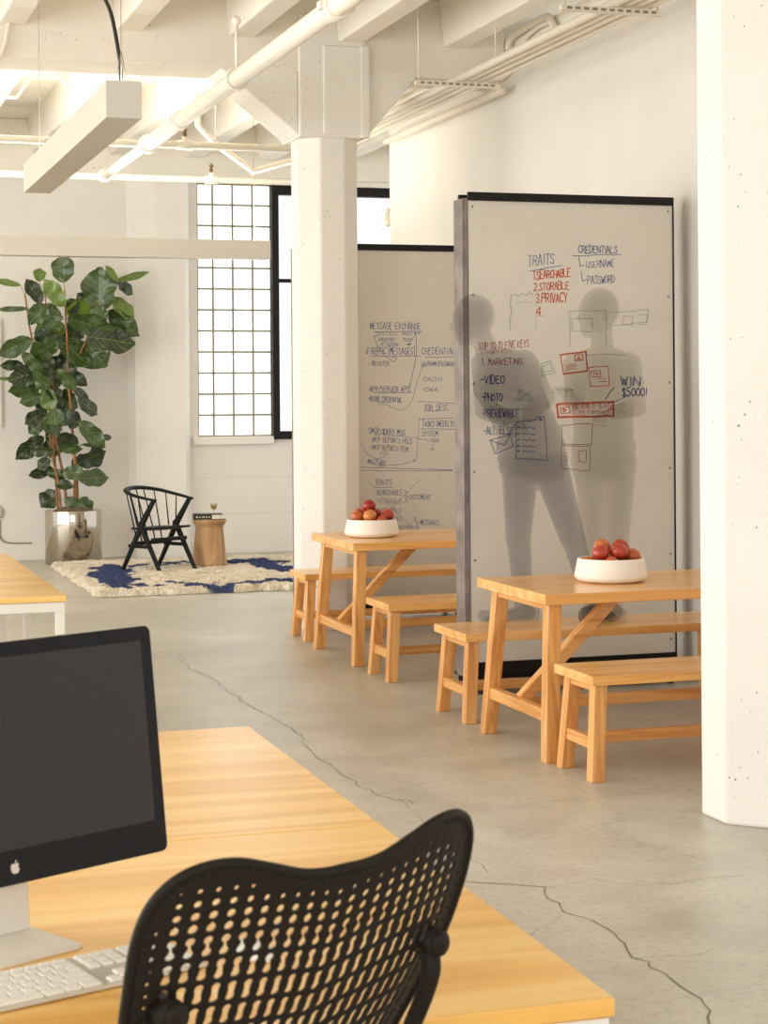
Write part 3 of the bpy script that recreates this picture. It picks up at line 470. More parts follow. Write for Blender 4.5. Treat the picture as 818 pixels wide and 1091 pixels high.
FL_=['left red apple on the far bowl','round red apple at the front of the far bowl','topmost red apple crowning the far bowl','red apple behind the right one in the far bowl','large orange red apple at the right of the far bowl','small red apple low between its neighbours in the far bowl front','red apple at the back left of the far bowl','apple buried at the back of the far bowl','apple buried at the right of the far bowl','apple buried in the middle of the far bowl']
bowl((3.475,11.22,.75),F_,'white low bowl heaped with red apples on the table beside the column',FL_,'apples in the far bowl')
# ------------------------------------------------------------------ whiteboards
G={'A':'0,0 2,6 4,0;.8,2.2 3.2,2.2','B':'0,0 0,6 3,6 3.6,4.6 2.8,3.2 0,3.2;2.8,3.2 4,1.6 3,0 0,0','C':'4,5 2.6,6 .8,5 0,3 .8,.8 2.6,0 4,1','D':'0,0 0,6 2.4,5.6 4,3 2.4,.3 0,0','E':'4,6 0,6 0,0 4,0;0,3.1 3,3.1','F':'4,6 0,6 0,0;0,3.2 3,3.2','G':'4,5 2.4,6 .6,5 0,3 .8,.6 2.6,0 4,1 4,2.8 2.4,2.8','H':'0,6 0,0;4,6 4,0;0,3 4,3','I':'2,6 2,0','J':'1,6 4,6;2.8,6 2.8,1 1.6,0 .2,1','K':'0,6 0,0;4,6 0,2.6 4,0','L':'0,6 0,0 3.8,0','M':'0,0 .6,6 2,2 3.4,6 4,0','N':'0,0 0,6 4,0 4,6','O':'2,6 .4,5 0,3 .4,1 2,0 3.6,1 4,3 3.6,5 2,6','P':'0,0 0,6 3,6 4,4.6 3,3 0,3','Q':'2,6 .4,5 0,3 .4,1 2,0 3.6,1 4,3 3.6,5 2,6;2.6,1.6 4.2,-.4','R':'0,0 0,6 3,6 3.9,4.6 3,3.1 0,3.1;1.8,3.1 4,0','S':'3.9,5.2 2.4,6 .6,5.4 .6,4 3.4,2.4 3.6,.8 2,0 0,.8','T':'0,6 4,6;2,6 2,0','U':'0,6 .1,1.4 1.2,0 2.8,0 3.9,1.4 4,6','V':'0,6 2,0 4,6','W':'0,6 1,0 2,4 3,0 4,6','X':'0,6 4,0;4,6 0,0','Y':'0,6 2,3 4,6;2,3 2,0','Z':'0,6 4,6 0,0 4,0','0':'2,6 .4,5 0,3 .4,1 2,0 3.6,1 4,3 3.6,5 2,6','1':'.8,4.8 2,6 2,0','2':'.2,4.8 1.4,6 3.2,5.6 3.4,4 0,0 4,0','3':'.2,5.6 2.4,6 3.6,4.8 1.6,3.3 3.8,1.8 2.6,0 .1,.6','4':'3,0 3,6 0,2 4,2','5':'3.8,6 .5,6 .3,3.4 2.6,3.6 3.8,1.8 2.4,0 .2,.5','.':'1.8,0 2.2,.3','-':'.4,3 3.6,3','/':'.6,-.4 3.4,6.4','$':'3.9,5.2 2.4,6 .6,5.4 .6,4 3.4,2.4 3.6,.8 2,0 0,.8;2,6.8 2,-.8','!':'2,6 2,1.8;2,.2 2,0','?':'.2,5 2,6 3.6,4.8 2,2.8 2,1.8','*':'1.6,3 2.3,3.2 2,2.7 1.6,3','(':'3,6.6 1.6,4.6 1.6,1.4 3,-.6',')':'1,6.6 2.4,4.6 2.4,1.4 1,-.6','[':'3,6.6 1,6.6 1,-.6 3,-.6',']':'1,6.6 3,6.6 3,-.6 1,-.6',',':'2,.4 1.4,-1','>':'0,3 4,3 2.8,4;4,3 2.8,2',':':'2,1 2,1.2;2,4 2,4.2'}
G={k:[[tuple(float(c) for c in p.split(',')) for p in s.split()] for s in v.split(';')] for k,v in G.items()}
NARROW={'I':.5,'1':.6,'.':.35,',':.4,'-':.8,'!':.4,'*':.5,' ':.7,'(':.6,')':.6,'[':.5,']':.5,'/':.7}
INKS={'b':('blue_marker_writing','#4F5C93'),'r':('red_marker_writing','#D65F44'),'m':('dark_red_marker_writing','#AC5044'),'g':('green_marker_writing','#5A9A78'),'f':('faded_green_marker_lines','#A9AF98'),'h':('pale_green_marker_sketch','#7FA68C'),'w':('brown_marker_sketch','#9A7868')}
def ribbons(texts,lines,base_w):
    out=[];cur=[None]
    rnd=random.Random(3)
    def stroke(pts,w,ink):
        bm=cur[0].bm
        for a,b in zip(pts,pts[1:]):
            a=Vector((a[0],a[1]));b=Vector((b[0],b[1]));d=b-a
            if d.length<1e-5:continue
            d.normalize();n=Vector((-d.y,d.x))*w/2;a=a-d*w*.35;b=b+d*w*.35
            f=bm.faces.new([bm.verts.new((q.x,0,q.y)) for q in (a-n,b-n,b+n,a+n)])
            f.normal_update()
            if f.normal.y>0:f.normal_flip()
    for txt,x0,z0,x1,z1,h,ink,w in texts:
        cur[0]=MB();out.append((ink,txt,cur[0]))
        tot=sum(NARROW.get(c,1.) for c in txt);ux=(x1-x0)/tot;x=0.
        for c in txt:
            a=NARROW.get(c,1.)
            if c in G:
                sk=rnd.uniform(-.06,.14);sc=rnd.uniform(.88,1.08);dz=rnd.uniform(-.05,.05)*h;gw=ux*.80
                for s in G[c]:
                    P=[]
                    for px,pz in s:
                        lx=x*ux+((px/4-.5)*(1 if a==1 else 1)+.5*a)*gw+sk*pz/6*gw
                        lz=pz/6*h*sc+dz+rnd.uniform(-.05,.05)*h
                        P.append((x0+lx,z0+(z1-z0)*(x*ux/(x1-x0))+lz))
                    stroke(P,min(base_w*w,.085*h*max(1,w)),ink)
            x+=a
    for pts,ink,w in lines:
        cur[0]=MB();out.append((ink,None,cur[0]))
        P=[Vector(p) for p in pts];Q=[]
        for a,b in zip(P,P[1:]):
            n=max(1,int((b-a).length/.04))
            for k in range(n):Q.append(a.lerp(b,k/n)+(Vector((rnd.gauss(0,.0012),rnd.gauss(0,.0012))) if k else Vector((0,0))))
        Q.append(P[-1]);stroke(Q,base_w*w,ink)
    return out
BOARD=None
def board_mat():
    t=NT_('whiteboard enamel');v=t.coords();c=hx('#DDD6CA')
    n=t.noise(v,1.6,5,.6,.8);col=t.ramp(n,[(.35,tuple(x*.93 for x in c)),(.65,c)])
    t.bsdf(col,.22,0,.5,.1,t.bump(t.noise(v,1.2,2),.03,.02));return t.m
BOARD=board_mat()
def whiteboard(loc,texts,lines,bw,label):
    W_,H,T=1.272,2.755,.15
    t=empty('rolling_whiteboard',loc,0,label,'whiteboard','rolling whiteboards')   # origin front face left bottom
    for y,nm in ((0,'writing_panel'),(T-.012,'back_panel')):
        m=MB();m.box(.03,W_-.004,y,y+.012,.165,H-.045);m.build(nm,BOARD,t)
    for y in (-.012,T-.012):
        m=MB();m.box(.028,W_+.002,y,y+.024,H-.047,H+.0);m.build('top_rail',BLACK,t,bevel=.002)
        m=MB();m.box(.028,W_+.002,y,y+.024,.085,.165);m.build('bottom_rail',BLACK,t,bevel=.002)
    m=MB();m.box(-.002,.006,.004,T-.004,.085,H-.035);m.box(.006,.024,-.004,.002,.085,H-.035);m.build('side_post',STEEL,t)
    m=MB();m.box(W_-.004,W_+.004,-.006,T+.006,.085,H-.02);m.build('side_edge',BLACK,t)
    m=MB();m.box(.02,W_-.01,-.10,T+.10,.072,.085);m.build('base_tray',BLACK,t)
    for x in (.06,W_-.07):
        for y in (-.07,T+.07):
            cs=MB();cs.box(x-.022,x+.022,y-.022,y+.022,.066,.073);cs.box(x-.02,x-.016,y-.018,y+.018,.02,.065);cs.box(x+.016,x+.02,y-.018,y+.018,.02,.065)
            o=cs.build('caster_bracket',BLACK,t)
            m=MB();m.tube([(x-.014,y,.0335),(x+.014,y,.0335)],.0325,18);m.build('wheel',simple('black wheel','#161514',.5),o)
    m=MB()
    for x in (.055,W_-.03):
        for k in range(6):
            z=.24+k*(H-.32)/5
            m.tube([(x,-.0022,z),(x,.003,z)],.007,8)
    m.build('screws',simple('screw head','#8B857A',.4,.7),t)
    for ink,lab,b in ribbons(texts,lines,bw):
        nm,c=INKS[ink]
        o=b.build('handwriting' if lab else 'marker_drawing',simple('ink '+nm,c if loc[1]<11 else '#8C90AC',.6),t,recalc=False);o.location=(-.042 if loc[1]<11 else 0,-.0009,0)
        o['label']=nm.split('_marker')[0].replace('_',' ')+(' handwriting reading '+lab.lower().strip('-*>. ') if lab else ' marker drawing')
    return t
whiteboard((3.512,9.6,0),NEAR_TEXT,NEAR_LINES,.0040,'tall whiteboard on wheels with red and blue writing behind the near table')
whiteboard((3.47,13.0,0),FAR_TEXT,FAR_LINES,.0034,'tall whiteboard covered in small blue writing beside the column')
# ------------------------------------------------------------------ people (blurred to see-through by the long exposure)
def haze(name,dens,tint,surf,low,a,al):
    t=NT_(name);sx=t.n('ShaderNodeSeparateXYZ');t.l(t.coords(),sx.inputs[0])
    z=t.n('ShaderNodeMath',{0:sx.outputs[2],1:.5},operation='MULTIPLY').outputs[0]
    d=t.n('ShaderNodeBsdfDiffuse',{'Color':t.ramp(z,[(.42,hx(low)),(.45,hx(surf))])});a=t.ramp(z,[(.42,(al,)*3),(.45,(a,)*3)]);tr=t.n('ShaderNodeBsdfTransparent')
    m=t.n('ShaderNodeMixShader',{0:a,1:tr.outputs[0],2:d.outputs[0]});t.l(m.outputs[0],t.out.inputs['Surface'])
    v=t.n('ShaderNodeVolumeAbsorption',{'Color':(*tint,1),'Density':dens});t.l(v.outputs[0],t.out.inputs['Volume']);return t.m
HZ_L=haze('long exposure blur of dark jacket and jeans',3.0,(.06,.05,.10),'#5A5450','#3D3F58',.05,.12)
HZ_R=haze('long exposure blur of olive shirt',2.3,(.12,.10,.02),'#6A6250','#6A6458',.05,.05)
GH_SKIN=ghost('long exposure skin','#6B5D4C',.23);GH_SHIRT=ghost('long exposure shirt','#5A5140',.20);GH_DARK=ghost('long exposure dark jacket','#4E463C',.25)
GH_JEAN=ghost('long exposure blue jeans','#4A4752',.27);GH_KHAKI=ghost('long exposure grey trousers','#645C4E',.17);GH_HAIR=ghost('long exposure hair','#41372C',.03);GH_SHOE=ghost('long exposure dark shoe','#35302C',.38)
def frame_from(d):
    f=Vector(d).normalized();r=f.cross(Vector((0,0,1))).normalized();u=r.cross(f);return Matrix((r,f,u)).transposed()   # columns: right, forward, up
def person(name,J,mats,label,lean):
    root=empty(name,(J['hip'][0],J['hip'][1],.45),0,label,'person')
    o0=Vector(root.location);g=lambda k:Vector(J[k])-o0
    m=MB()
    fd=Vector((J['face'][0],J['face'][1],-.12 if lean else -.02));M=frame_from(fd);R3=M
    hc=g('head');M=M*1.1;W3=lambda x,y,z:hc+M@Vector((x,y,z))
    # skull, jaw, nose, brow, lips, ears
    m.sphere(W3(0,-.012,.022),.1,3,(.80,.98,1.0),M);m.sphere(W3(0,.025,-.045),.1,3,(.62,.70,.72),M);m.sphere(W3(0,.06,-.092),.03,2,(1.1,.9,.8),M)
    m.capsule(W3(0,.082,.022),.010,W3(0,.106,-.022),.016,5);m.sphere(W3(.012,.094,-.024),.011);m.sphere(W3(-.012,.094,-.024),.011)
    m.capsule(W3(-.04,.078,.032),.012,W3(.04,.078,.032),.012,6);m.capsule(W3(-.018,.086,-.056),.009,W3(.018,.086,-.056),.009,5);m.capsule(W3(-.016,.083,-.068),.009,W3(.016,.083,-.068),.009,5)
    for s in (-1,1):
        m.sphere(W3(s*.03,.076,.010),.0115);m.sphere(W3(s*.082,-.005,-.005),.03,2,(.3,.7,1.1),M);m.sphere(W3(s*.045,.05,-.018),.030)
    # neck, torso
    m.capsule(hc+M@Vector((0,-.025,-.05)),.058,g('neck')-Vector((0,0,.03)),.066,7)
    sl,sr=g('shl'),g('shr');ac=(sr-sl);ax=Vector((ac.x,ac.y,0)).normalized();fw=Vector((-ax.y,ax.x,0))
    B=Matrix((ax,fw,Vector((0,0,1)))).transposed()
    bk=mats['bulk']
    def tor(c,w,d,h):m.sphere(c,1,3,(w*bk,d*bk**.5,h),B)
    ch,wa,hp,nk=g('chest'),g('waist'),g('hip'),g('neck')
    mid=(sl+sr)/2
    tor(mid.lerp(nk,.3),.150,.085,.07);tor(mid.lerp(ch,.35),.172,.115,.12);tor(ch,.166,.122,.13)
    for tt in (.25,.5,.75):tor(ch.lerp(wa,tt),.164-.012*tt,.120,.11)
    tor(wa,.156,.120,.10);tor(wa.lerp(hp,.5),.166,.126,.09);tor(hp,.168,.128,.10);tor(hp-Vector((0,0,.05)),.160,.125,.09)
    for a in (sl,sr):m.capsule(nk-Vector((0,0,.05)),.06,a,.066,7)
    # arms with hands
    for s,e,h in ((sl,g('ell'),g('hal')),(sr,g('elr'),g('har'))):
        m.capsule(s,.066*bk,e,.052*bk,11);m.capsule(e,.052*bk,h-(h-e).normalized()*.03,.040*bk,9);m.capsule(e,.046,h,.031,11)
        d=(h-e).normalized();H=frame_from(d if abs(d.z)<.95 else Vector((.3,.3,d.z)));K=lambda x,y,z:h+H@Vector((x,y,z))
        m.sphere(K(0,.045,0),1,3,(.042,.05,.017),H);m.capsule(h,.029,K(0,.02,0),.026,4,)
        for i,(fx,fl) in enumerate(((-.033,.058),(-.011,.070),(.011,.066),(.033,.050))):
            a=K(fx,.085,0);b=K(fx*1.12,.085+fl*.55,-.008);c=K(fx*1.12,.085+fl,-.030-.004*i)
            m.capsule(a,.0105,b,.0095,6);m.capsule(b,.0095,c,.008,6)
        m.capsule(K(-.030,.02,-.004),.0145,K(-.060,.055,-.014),.0115,6);m.capsule(K(-.060,.055,-.014),.0115,K(-.058,.085,-.022),.0095,5)
    # legs
    for a,k,f in ((g('hpl'),g('knl'),g('anl')),(g('hpr'),g('knr'),g('anr'))):
        m.capsule(a,.102,k,.070,12);c=k.lerp(f,.3)+Vector((0,-.012,0));m.capsule(k,.062,c,.062,6);m.capsule(c,.062,f,.048,9)
    for f,td in ((g('anl'),J['tol']),(g('anr'),J['tor'])):
        d=Vector((td[0],td[1],0));hl=f-d.normalized()*.03;hl.z=.048;tp=f+d;tp.z=.036
        m.capsule(Vector((f.x,f.y,.09)),.045,Vector((f.x,f.y,.05)),.042,4);m.capsule(hl,.040,tp,.032,8)
    body=m.build('body',list(mats['body']),root)
    md=body.modifiers.new('r','REMESH');md.mode='VOXEL';md.voxel_size=.0085;md.use_smooth_shade=True
    sm=body.modifiers.new('s','SMOOTH');sm.factor=.5;sm.iterations=4
    dg=bpy.context.evaluated_depsgraph_get();dg.update();me=bpy.data.meshes.new_from_object(body.evaluated_get(dg))
    old=body.data;body.modifiers.clear();body.data=me
    me.materials.clear()
    for x in mats['body']:me.materials.append(x)
    for p in me.polygons:p.use_smooth=True
    # hair cap
    m=MB();m.sphere(W3(0,-.022,.020),.1,3,(.83,.98,1.08),M)
    bmesh.ops.delete(m.bm,geom=[v for v in m.bm.verts if (M.transposed()@(v.co-hc)).y>.072 and (M.transposed()@(v.co-hc)).z<.09],context='VERTS')
    m.build('hair',mats['hair'],root)
    for f,td,sk in ((g('anl'),J['tol'],0),(g('anr'),J['tor'],1)):
        d=Vector((td[0],td[1],0)).normalized();n=Vector((-d.y,d.x,0));m=MB();A=[]
        prof=[(-.085,.030,.075),(-.06,.040,.085),(0,.042,.088),(.05,.044,.066),(.10,.049,.052),(.15,.047,.045),(.185,.034,.036),(.20,.012,.022)]
        for y,w,h in prof:
            ring=[]
            for a in range(12):
                an=2*PI*a/12;ring.append(m.bm.verts.new(Vector((f.x,f.y,0))+d*y+n*w*math.cos(an)+Vector((0,0,.0015+h*.5+h*.5*math.sin(an)))))
            A.append(ring)
        for r0,r1 in zip(A,A[1:]):
            for a in range(12):m.bm.faces.new((r0[a],r0[(a+1)%12],r1[(a+1)%12],r1[a]))
        m.bm.faces.new(A[0][::-1]);m.bm.faces.new(A[-1])
        m.build('shoe',mats['shoe'][sk],root,smooth=True)
    return root
GH_SH2=ghost('long exposure grey shoe','#5C554B',.17)
person('person',LEFT_PERSON,dict(body=(HZ_L,),bulk=1.22,hair=GH_HAIR,shoe=(GH_SH2,GH_SHOE)),'blurred see-through person in blue jeans bending left over the board','left')
person('person',RIGHT_PERSON,dict(body=(HZ_R,),bulk=1.06,hair=GH_HAIR,shoe=(GH_SH2,GH_SH2)),'blurred see-through person standing upright writing on the right of the board',None)
# ------------------------------------------------------------------ plant
pl=empty('potted_fiddle_leaf_fig',(2.645,18.58,0),0,'tall fiddle leaf fig in a mirrored steel drum planter against the far wall','plant')
m=MB();m.lathe([(0,.004),(.272,.004),(.279,.012),(.279,.53),(.277,.537),(.266,.537),(.264,.53),(.264,.06),(0,.06)],64);m.build('planter',simple('mirror polished steel','#BDB5A8',.08,1),pl)
m=MB();m.lathe([(.263,.49),(.22,.525),(.15,.56),(.08,.575),(0,.58)],32)
for v in m.bm.verts:
    if v.co.xy.length<.25:v.co.z+=noise.noise(v.co*18)*.02
m.build('soil',simple('dry moss soil','#6E5E48',.95,bump=.9,bscale=70,var=.5),pl)
for s in STEMS:
    m=MB();P=spline([(s[0][0]*.8,s[0][1],.5)]+[tuple(p) for p in s],5);n=len(P);m.tube(P,[.016-.008*i/n for i in range(n)],8)
    m.build('trunk',simple('tan bark','#9C6B40',.7,bump=.4,bscale=40,var=.35),pl)
def leafmat():
    t=NT_('waxy fig leaf');at=t.n('ShaderNodeAttribute',attribute_name='tone');uv=t.n('ShaderNodeAttribute',attribute_name='luv')
    col=t.ramp(at.outputs['Fac'],[(0,hx('#24341B')),(.33,hx('#384C22')),(.66,hx('#5E7530')),(1,hx('#8FAE38'))])
    # pale veins: midrib + herring-bone
    sx=t.n('ShaderNodeSeparateXYZ');t.l(uv.outputs['Vector'],sx.inputs[0])
    ab=t.n('ShaderNodeMath',{0:sx.outputs[0]},operation='ABSOLUTE').outputs[0]
    mid=t.n('ShaderNodeMath',{0:ab,1:.035},operation='LESS_THAN').outputs[0]
    k=t.n('ShaderNodeMath',{0:ab,1:-.28,2:sx.outputs[1]},operation='MULTIPLY_ADD').outputs[0]
    k=t.n('ShaderNodeMath',{0:k,1:7.},operation='MULTIPLY').outputs[0]
    k=t.n('ShaderNodeMath',{0:k,1:.5},operation='PINGPONG').outputs[0]
    vn=t.n('ShaderNodeMath',{0:k,1:.045},operation='LESS_THAN').outputs[0]
    vv=t.n('ShaderNodeMath',{0:mid,1:vn},operation='MAXIMUM').outputs[0]
    vf=t.n('ShaderNodeMath',{0:vv,1:.42},operation='MULTIPLY').outputs[0]
    col2=t.n('ShaderNodeMixRGB',{'Fac':vf,'Color1':col,'Color2':(*hx('#93A45C'),1)}).outputs[0]
    b=t.bsdf(col2,.32,0,.5,.15,t.bump(k,.25,.01));return t.m
V=[];Fc=[];tone=[];luv=[]
rl=random.Random(8)
for bx,by,bz,tx,ty,tz,w,c in LEAVES:
    b=Vector((bx,by,bz));e=Vector((tx,ty,tz));d=e-b;L=d.length*1.04;d.normalize()
    vdir=Vector((-.14,-.99,.05));side=d.cross(vdir).normalized()
    side=Matrix.Rotation(rl.uniform(-.65,.65),3,d)@side;nr=side.cross(d)
    if nr.dot(vdir)<0:nr=-nr
    cup=rl.uniform(.05,.25);droop=rl.uniform(.02,.16);wav=rl.uniform(0,6);i0=len(V);NU,NV=8,22
    w*=1.36
    for j in range(NV+1):
        v=j/NV
        hw=w/2*(.12*(1-v)+ (math.sin(PI*min(1,v**.9*1.02))**.7)*(.62+.42*v)*(1-.16*math.exp(-((v-.42)/.12)**2))) if 0<v<1 else w/2*(.06 if v==0 else .10)
        for i in range(NU+1):
            u=i/NU*2-1
            wv=math.sin(v*13+wav+(2 if u>0 else 0))*.055*abs(u)**2*w
            p=b+d*(L*v)+side*(u*hw)+nr*(cup*w*.5*(abs(u)**1.5-.3)*math.sin(PI*v)+wv-droop*L*v*v*.6)
            p=p+Vector((0,0,-droop*L*v*v*.25))
            p=p+nr*(noise.noise(p*14)*.018)
            V.append(p);tone.append(min(1,max(0,c/3+rl.uniform(-.03,.03)+(.02 if u>0 else 0))));luv.append((u,v,0))
    for j in range(NV):
        for i in range(NU):
            a=i0+j*(NU+1)+i;Fc.append((a,a+1,a+NU+2,a+NU+1))
SP=[]
for q in STEMS:SP+=spline([tuple(p) for p in q],5)
for bx,by,bz,tx,ty,tz,w,c in LEAVES:
    b=Vector((bx,by,bz));sp=min(SP,key=lambda p:(p-b).length+.6*max(0,p.z-b.z))
    if (sp-b).length<.34:
        q=spline([sp,sp.lerp(b,.5)+Vector((0,0,-.01)),b,b.lerp(Vector((tx,ty,tz)),.1)],3);i0=len(V)
        for p in q:
            for k in range(5):
                a=2*PI*k/5;V.append(p+Vector((math.cos(a)*.0035,.002*math.sin(a),math.sin(a)*.0035)));tone.append(.62);luv.append((.5,.0,0))
        for r_ in range(len(q)-1):
            for k in range(5):
                a=i0+r_*5+k;b2=i0+r_*5+(k+1)%5;Fc.append((a,b2,b2+5,a+5))
fo=pydata('foliage',V,Fc,leafmat(),pl)
at=fo.data.attributes.new('tone','FLOAT','POINT');at.data.foreach_set('value',tone)
at=fo.data.attributes.new('luv','FLOAT_VECTOR','POINT');at.data.foreach_set('vector',[x for q in luv for x in q])
# ------------------------------------------------------------------ shag rug
RX0,RX1,RY0,RY1=2.37,5.3,15.28,18.25
nx,ny=300,300
xs=np.linspace(RX0,RX1,nx);ys=np.linspace(RY0,RY1,ny);X,Y=np.meshgrid(xs,ys)
rs=np.random.RandomState(4)
Xj=X+rs.uniform(-.006,.006,X.shape);Yj=Y+rs.uniform(-.006,.006,X.shape)
def vnoise(X,Y,s,seed):
    r=np.random.RandomState(seed);g=r.rand(80,80);a=X*s;b=Y*s
    i=np.floor(a).astype(int);j=np.floor(b).astype(int);fa=a-i;fb=b-j;fa=fa*fa*(3-2*fa);fb=fb*fb*(3-2*fb);i%=79;j%=79
    return g[i,j]*(1-fa)*(1-fb)+g[i+1,j]*fa*(1-fb)+g[i,j+1]*(1-fa)*fb+g[i+1,j+1]*fa*fb
edge=np.minimum(np.minimum(X-RX0,RX1-X),np.minimum(Y-RY0,RY1-Y))
Z=.034+.016*vnoise(X,Y,9,1)+.020*vnoise(X,Y,22,2)+rs.uniform(-.010,.010,X.shape)
Z*=np.clip(edge/.03,0,1)**.5;Z+=.004
ex=(vnoise(X,Y,14,7)-.5)*.05*(edge<.02);Xj+=ex;Yj+=ex
blue=np.full(X.shape,9.);XW=X+(vnoise(X,Y,7,5)-.5)*.14;YW=Y+(vnoise(X,Y,7,6)-.5)*.3
for pts,w in RUGBLUE:
    for a,b in zip(pts,pts[1:]):
        ax,ay=a;bx,by=b;dx,dy=bx-ax,by-ay;tt=np.clip(((XW-ax)*dx+(YW-ay)*dy)/(dx*dx+dy*dy+1e-9),0,1)
        dist=np.hypot((XW-ax-tt*dx),(YW-ay-tt*dy)*.55)-w*.42;blue=np.minimum(blue,dist)
bl=np.clip(.5-blue/.02,0,1)
V=np.stack([Xj,Yj,Z],-1).reshape(-1,3);V[:,0]-=3.8;V[:,1]-=16.7
idx=np.arange(nx*ny).reshape(ny,nx);Fq=np.stack([idx[:-1,:-1],idx[:-1,1:],idx[1:,1:],idx[1:,:-1]],-1).reshape(-1,4)
def rugmat():
    t=NT_('shag wool');at=t.n('ShaderNodeAttribute',attribute_name='blue');v=t.coords()
    wl=t.ramp(t.noise(v,11,4),[(.3,hx('#CDBFA6')),(.55,hx('#E3D9C6')),(.75,hx('#EFE8DA'))])
    sp=t.ramp(t.noise(v,70,2),[(.3,(.7,.68,.64)),(.55,(1,1,1))])
    wl=t.n('ShaderNodeMixRGB',{'Fac':.7,'Color1':wl,'Color2':sp},blend_type='MULTIPLY').outputs[0]
    nb=t.ramp(t.noise(v,50,2),[(.3,hx('#323A58')),(.7,hx('#4E5880'))])
    col=t.n('ShaderNodeMixRGB',{'Fac':at.outputs['Fac'],'Color1':wl,'Color2':nb}).outputs[0]
    t.bsdf(col,.95,0,.1,0,t.bump(t.noise(v,120,3),.5,.01));return t.m
rug=pydata('shag_rug',V,Fq,rugmat(),None,False);rug.location=(3.8,16.7,0)
at=rug.data.attributes.new('blue','FLOAT','POINT');at.data.foreach_set('value',bl.reshape(-1))
tag(rug,'cream shaggy rug with a ragged navy outline under the black chair','rug')
# ------------------------------------------------------------------ black spindle armchair
BW=simple('black lacquered wood','#0E0C0A',.42,0,.22)
ch=empty('spindle_armchair',(3.225,17.08,.046),math.radians(32),'black wooden spindle back armchair on the shaggy rug beside the wood stool','chair')
ch.scale=(.83,.87,.985)
# local: front = -y, x right
m=MB();pts=[]
N_=28
for j in range(9):
    y=-.235+.45*j/8;w=.245 if j<6 else .245-.03*(j-5)/3
    pts.append([(x*w/.245,y,.425-.012*math.cos(x/.245*1.4)*math.sin(PI*j/8)*1.4-.02*(j/8)) for x in np.linspace(-.245,.245,11)])
vt=[[m.bm.verts.new(p) for p in r] for r in pts];vb=[[m.bm.verts.new((p[0],p[1],p[2]-.022)) for p in r] for r in pts]
for g_,fl in ((vt,0),(vb,1)):
    for j in range(8):
        for i in range(10):
            q=[g_[j][i],g_[j][i+1],g_[j+1][i+1],g_[j+1][i]];m.bm.faces.new(q if not fl else q[::-1])
for j in range(8):
    m.bm.faces.new((vt[j][0],vt[j+1][0],vb[j+1][0],vb[j][0]));m.bm.faces.new((vt[j][10],vb[j][10],vb[j+1][10],vt[j+1][10]))
for i in range(10):
    m.bm.faces.new((vt[0][i],vb[0][i],vb[0][i+1],vt[0][i+1]));m.bm.faces.new((vt[8][i],vt[8][i+1],vb[8][i+1],vb[8][i]))
m.build('seat',BW,ch,bevel=.005)
for s in (-1,1):
    x=s*.265
    m=MB();m.bar((x,-.29,0),(x,.03,.46),.032,.036,(1,0,0),.034,.06);m.build('leg',BW,ch,bevel=.006)
    m=MB();m.bar((x,.30,0),(x,-.02,.46),.032,.036,(1,0,0),.034,.06);m.build('leg',BW,ch,bevel=.006)
    m=MB();m.bar((x,.03,.40),(x*1.02,-.20,.672),.034,.068,(1,0,0),.032,.042);m.build('arm_post',BW,ch,bevel=.006)
    m=MB();m.bar((x,-.15,.235),(x,.20,.235),.020,.034,(1,0,0));m.build('side_stretcher',BW,ch,bevel=.004)
m=MB();m.bar((-.265,-.155,.30),(.265,-.155,.30),.036,.022,(0,0,1));m.build('front_stretcher',BW,ch,bevel=.004)
m=MB();m.bar((-.265,.16,.255),(.265,.16,.255),.036,.022,(0,0,1));m.build('rear_stretcher',BW,ch,bevel=.004)
rail=[(-.275,-.235,.672),(-.300,-.08,.690),(-.300,.10,.715),(-.245,.26,.745),(-.12,.345,.765),(0,.365,.770),(.12,.345,.765),(.245,.26,.745),(.300,.10,.715),(.300,-.08,.690),(.275,-.235,.672)]
RP=spline(rail,6);m=MB();nR=len(RP);m.tube(RP,[.021+.012*math.sin(PI*i/(nR-1)) for i in range(nR)],10,True,.55);m.build('back_rail',BW,ch)
for k,(a,bx,by) in enumerate(((.16,-.255,.0),(.24,-.235,.09),(.32,-.19,.175),(.41,-.10,.195),(.5,0,.20),(.59,.10,.195),(.68,.19,.175),(.76,.235,.09),(.84,.255,.0))):
    p=RP[int(a*(nR-1))];m=MB();zb=.30 if k in (2,3,4,5,6) else .415
    if zb<.4:m.tube([(bx,by-.03,.26),(bx*1.02,by+.02,.42),tuple(p)],[.0075,.008,.006],8)
    else:m.tube([(bx,by,zb),tuple(p)],[.0085,.006],8)
    m.build('spindle',BW,ch)
# ------------------------------------------------------------------ wooden stool table, book, drink
st=empty('wooden_side_table',(3.735,17.24,.046),0,'round carved wood stump table holding books beside the black chair','side table')
m=MB();m.lathe([(0,0),(.163,0),(.168,.008),(.161,.06),(.147,.20),(.134,.33),(.129,.375),(.131,.385),(.150,.412),(.160,.43),(.160,.444),(.155,.452),(0,.452)],48)
m.build('turned_block',wood('mango','z','#C9A273','#B0865A','#8E6740',.55,.0,.5),st)
bk=empty('hardback_book',(3.715,17.22,.5005),math.radians(-8),'thick dark hardback book lying on the carved wood stump table','book')
m=MB();bk.scale=(1.06,1.05,1.15)
m.box(-.128,.128,-.09,.09,-.002,.003);m.box(-.128,.128,-.09,.09,.037,.042);m.box(-.128,-.124,-.09,.09,.003,.037)
m.box(-.124,.03,-.0905,-.088,.003,.037);m.build('cover',simple('black book cloth','#1E1A17',.6),bk)
m=MB();m.box(-.124,.124,-.086,.086,.003,.037);m.build('pages',simple('cream paper','#E9DFC9',.8,bump=.3,bscale=200),bk)
m=MB()
for k,(x,w) in enumerate(((-.11,.02),(-.08,.012),(-.055,.02),(-.025,.014),(0.0,.012))):m.box(x,x+w,-.0915,-.0904,.014,.026)
m.build('spine_lettering',simple('cream lettering','#CFC4A8',.7),bk)
